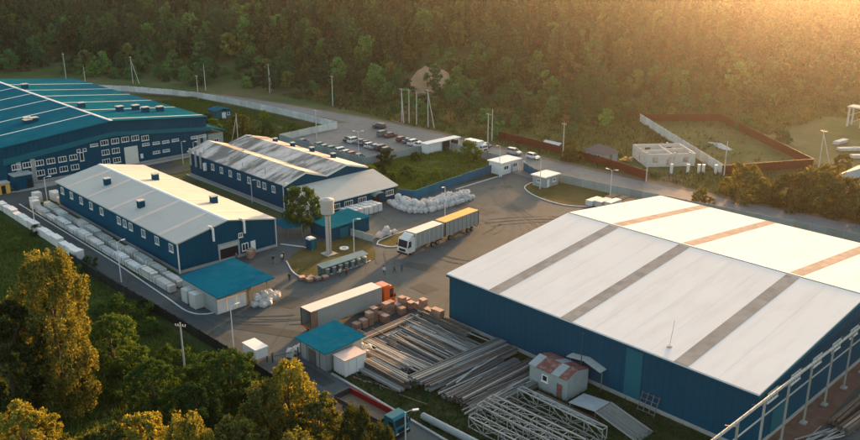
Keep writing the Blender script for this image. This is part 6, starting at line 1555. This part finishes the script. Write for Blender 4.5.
def forest(rest):
    """the wood behind, instanced over one object's points"""
    me = bpy.data.meshes.new('forest')
    me.from_pydata([(c[2], c[3], hill(c[2], c[3]) - 0.1) for c in rest], [], [])
    at = me.attributes.new('kind_index', 'INT', 'POINT'); at.data.foreach_set('value', [c[4] for c in rest])
    at = me.attributes.new('size', 'FLOAT_VECTOR', 'POINT'); at.data.foreach_set('vector', [v for c in rest for v in (c[5], c[5], c[5] * random.uniform(.88, 1.15))])
    at = me.attributes.new('turn', 'FLOAT_VECTOR', 'POINT'); at.data.foreach_set('vector', [v for c in rest for v in (0, 0, random.uniform(0, 6.28))])
    col = bpy.data.collections.new('forest_kinds')
    for i, f in enumerate(FK):
        _, _, trunk, pts, lm, bk_, leaf = TP[f[0]]
        tm = quads_mesh('wood_tree', pts, leaf, [bk_, lm], rs=np.random.default_rng(300 + i), extra=trunk)
        col.objects.link(bpy.data.objects.new('wood_tree_%d' % i, tm))
    o = bpy.data.objects.new('forest', me); C.objects.link(o)
    ng = bpy.data.node_groups.new('forest', 'GeometryNodeTree')
    ng.interface.new_socket('Geometry', in_out='INPUT', socket_type='NodeSocketGeometry'); ng.interface.new_socket('Geometry', in_out='OUTPUT', socket_type='NodeSocketGeometry')
    gi = ng.nodes.new('NodeGroupInput'); go = ng.nodes.new('NodeGroupOutput'); ci = ng.nodes.new('GeometryNodeCollectionInfo'); ip = ng.nodes.new('GeometryNodeInstanceOnPoints')
    ci.inputs['Collection'].default_value = col; ci.inputs['Separate Children'].default_value = True; ci.inputs['Reset Children'].default_value = True
    ip.inputs['Pick Instance'].default_value = True
    def attr(n, ty):
        a = ng.nodes.new('GeometryNodeInputNamedAttribute'); a.data_type = ty; a.inputs['Name'].default_value = n; return a.outputs['Attribute']
    ng.links.new(gi.outputs[0], ip.inputs['Points']); ng.links.new(ci.outputs[0], ip.inputs['Instance'])
    ng.links.new(attr('kind_index', 'INT'), ip.inputs['Instance Index']); ng.links.new(attr('size', 'FLOAT_VECTOR'), ip.inputs['Scale']); ng.links.new(attr('turn', 'FLOAT_VECTOR'), ip.inputs['Rotation'])
    ng.links.new(ip.outputs[0], go.inputs[0])
    o.modifiers.new('forest', 'NODES').node_group = ng
    return tag(o, 'dense mixed wood covering the slope behind its front trees', 'forest', kind='stuff')
forest(rest)
print('forest', len(near), len(rest))

# bushes and young trees scattered over the meadow between the road and the wood
random.seed(77)
n = 0
while n < 52:
    x, y = random.uniform(-245, -100), random.uniform(181, 250)
    r_, d_ = to_RD(x, y)
    if d_ > forest_line(r_) - 6 or d_ < 225 or (-150 < x and 176 < y < 236 and x > -160 + (y - 182) * 0.2) or (abs(x + 217) < 13 and y < 216): continue
    k = random.choice(['f_bush', 'f_bush', 'f_dry', 'f_broad', 'f_brown'])
    s_ = random.uniform(0.55, 1.0) * (0.6 if k in ('f_broad', 'f_brown') else 1.0)
    nm_, lb_ = {'f_bush': ('bush', 'green bush standing free on the meadow beyond the road'), 'f_dry': ('bush', 'dry pale bush standing free on the meadow beyond the road'), 'f_broad': ('young_tree', 'young green tree standing free on the meadow beyond the road'), 'f_brown': ('young_tree', 'young brownish tree standing free on the meadow beyond the road')}[k]
    tree(nm_, k, x, y, s_, lb_, 'bush' if nm_ == 'bush' else 'tree', {'f_bush': 'green meadow bushes', 'f_dry': 'dry meadow bushes', 'f_broad': 'young green meadow trees', 'f_brown': 'young brownish meadow trees'}[k])
    n += 1

# rough grass: blades in tufts, one mass each
def grass(name, region, n, size, lm, label, excl=None):
    rs = np.random.default_rng(hash(name) % 1000 if False else len(name) * 7)
    pts = []
    while len(pts) < n:
        x = rs.uniform(region[0], region[1]); y = rs.uniform(region[2], region[3])
        if excl and excl(x, y): continue
        pts.append((x, y))
    p = np.array(pts); k = 4
    base = np.repeat(p, k, axis=0) + rs.normal(size=(n * k, 2)) * size * 0.5
    a = rs.random(n * k) * 2 * math.pi; hgt = size * rs.uniform(0.5, 1.4, n * k); w = size * 0.16
    ca, sa = np.cos(a), np.sin(a); lean = rs.normal(size=(n * k, 2)) * size * 0.4
    z0 = np.full(n * k, 0.0)
    v = np.stack([np.stack([base[:, 0] - ca * w, base[:, 1] - sa * w, z0], 1), np.stack([base[:, 0] + ca * w, base[:, 1] + sa * w, z0], 1), np.stack([base[:, 0] + lean[:, 0], base[:, 1] + lean[:, 1], hgt], 1)], axis=1).reshape(-1, 3)
    me = bpy.data.meshes.new(name); m_ = n * k
    me.vertices.add(len(v)); me.vertices.foreach_set('co', v.astype(np.float32).ravel())
    me.loops.add(m_ * 3); me.loops.foreach_set('vertex_index', np.arange(m_ * 3, dtype=np.int32)); me.polygons.add(m_); me.polygons.foreach_set('loop_start', np.arange(m_, dtype=np.int32) * 3)
    me.materials.append(MATS[lm]); me.update(calc_edges=True)
    o = bpy.data.objects.new(name, me); C.objects.link(o)
    return tag(o, label, 'grass', kind='stuff')
grass('rough_grass', (-200, -55, 18, 51), 26000, 0.5, 'leaf_green', 'rough grass below the service lane')
grass('dry_grass', (-200, -55, 18, 51), 5000, 0.55, 'leaf_dry', 'dry grass stalks below the service lane')
grass('weeds', (-87, -36, 60.8, 83.5), 9000, 0.35, 'leaf_dark', 'weeds between the steel bundles')
grass('field_weeds', (-165.5, -139.5, 122, 161), 6000, 0.5, 'leaf_green', 'weeds in the fenced roadside field')
grass('waste_weeds', (-290, -208, 119, 152), 9000, 0.55, 'leaf_green', 'weeds on the waste ground behind the halls')

def in_plot(x, y):
    c = [(-148, 234.8), (-97.6, 194.2), (-84.6, 217), (-130.5, 254.5)]
    return all((b[0] - a[0]) * (y - a[1]) - (b[1] - a[1]) * (x - a[0]) > 0 for a, b in zip(c, c[1:] + c[:1]))
def off_meadow(x, y):
    r, d = to_RD(x, y)
    if in_plot(x, y) and random.random() < 0.8: return True
    return d > forest_line(r) + 30 or y < 178 + max(0, (-190 - x)) * -0.3 or (-124 < x < -106 and 184 < y < 206) or (-134 < x < -121 and 180 < y < 190) or (-110 < x < -68 and 222 < y < 288) or (x > -74 and y < 219) or abs(r) > 0.55 * d + 10
grass('meadow_grass', (-270, -60, 178, 330), 26000, 0.65, 'leaf_meadow', 'tall dry grass on the meadow before the wood', off_meadow)
grass('meadow_herbs', (-270, -60, 178, 330), 3500, 0.9, 'leaf_dark', 'dark herbs on the meadow before the wood', off_meadow)
# ------------------------------------------------------------------ evening haze
hz = bpy.data.materials.new('haze'); hz.use_nodes = True; nt = hz.node_tree; nt.nodes.clear()
ho = nt.nodes.new('ShaderNodeOutputMaterial'); pv_ = nt.nodes.new('ShaderNodeVolumePrincipled')
pv_.inputs['Color'].default_value = (0.95, 0.93, 0.92, 1); pv_.inputs['Density'].default_value = 0.00014; pv_.inputs['Anisotropy'].default_value = 0.95
nt.links.new(pv_.outputs[0], ho.inputs['Volume'])
o = MB().box(-3200, -2700, -8, 2700, 3200, 62).build('haze', hz)
tag(o, 'warm evening haze over the whole site', 'haze', kind='stuff')
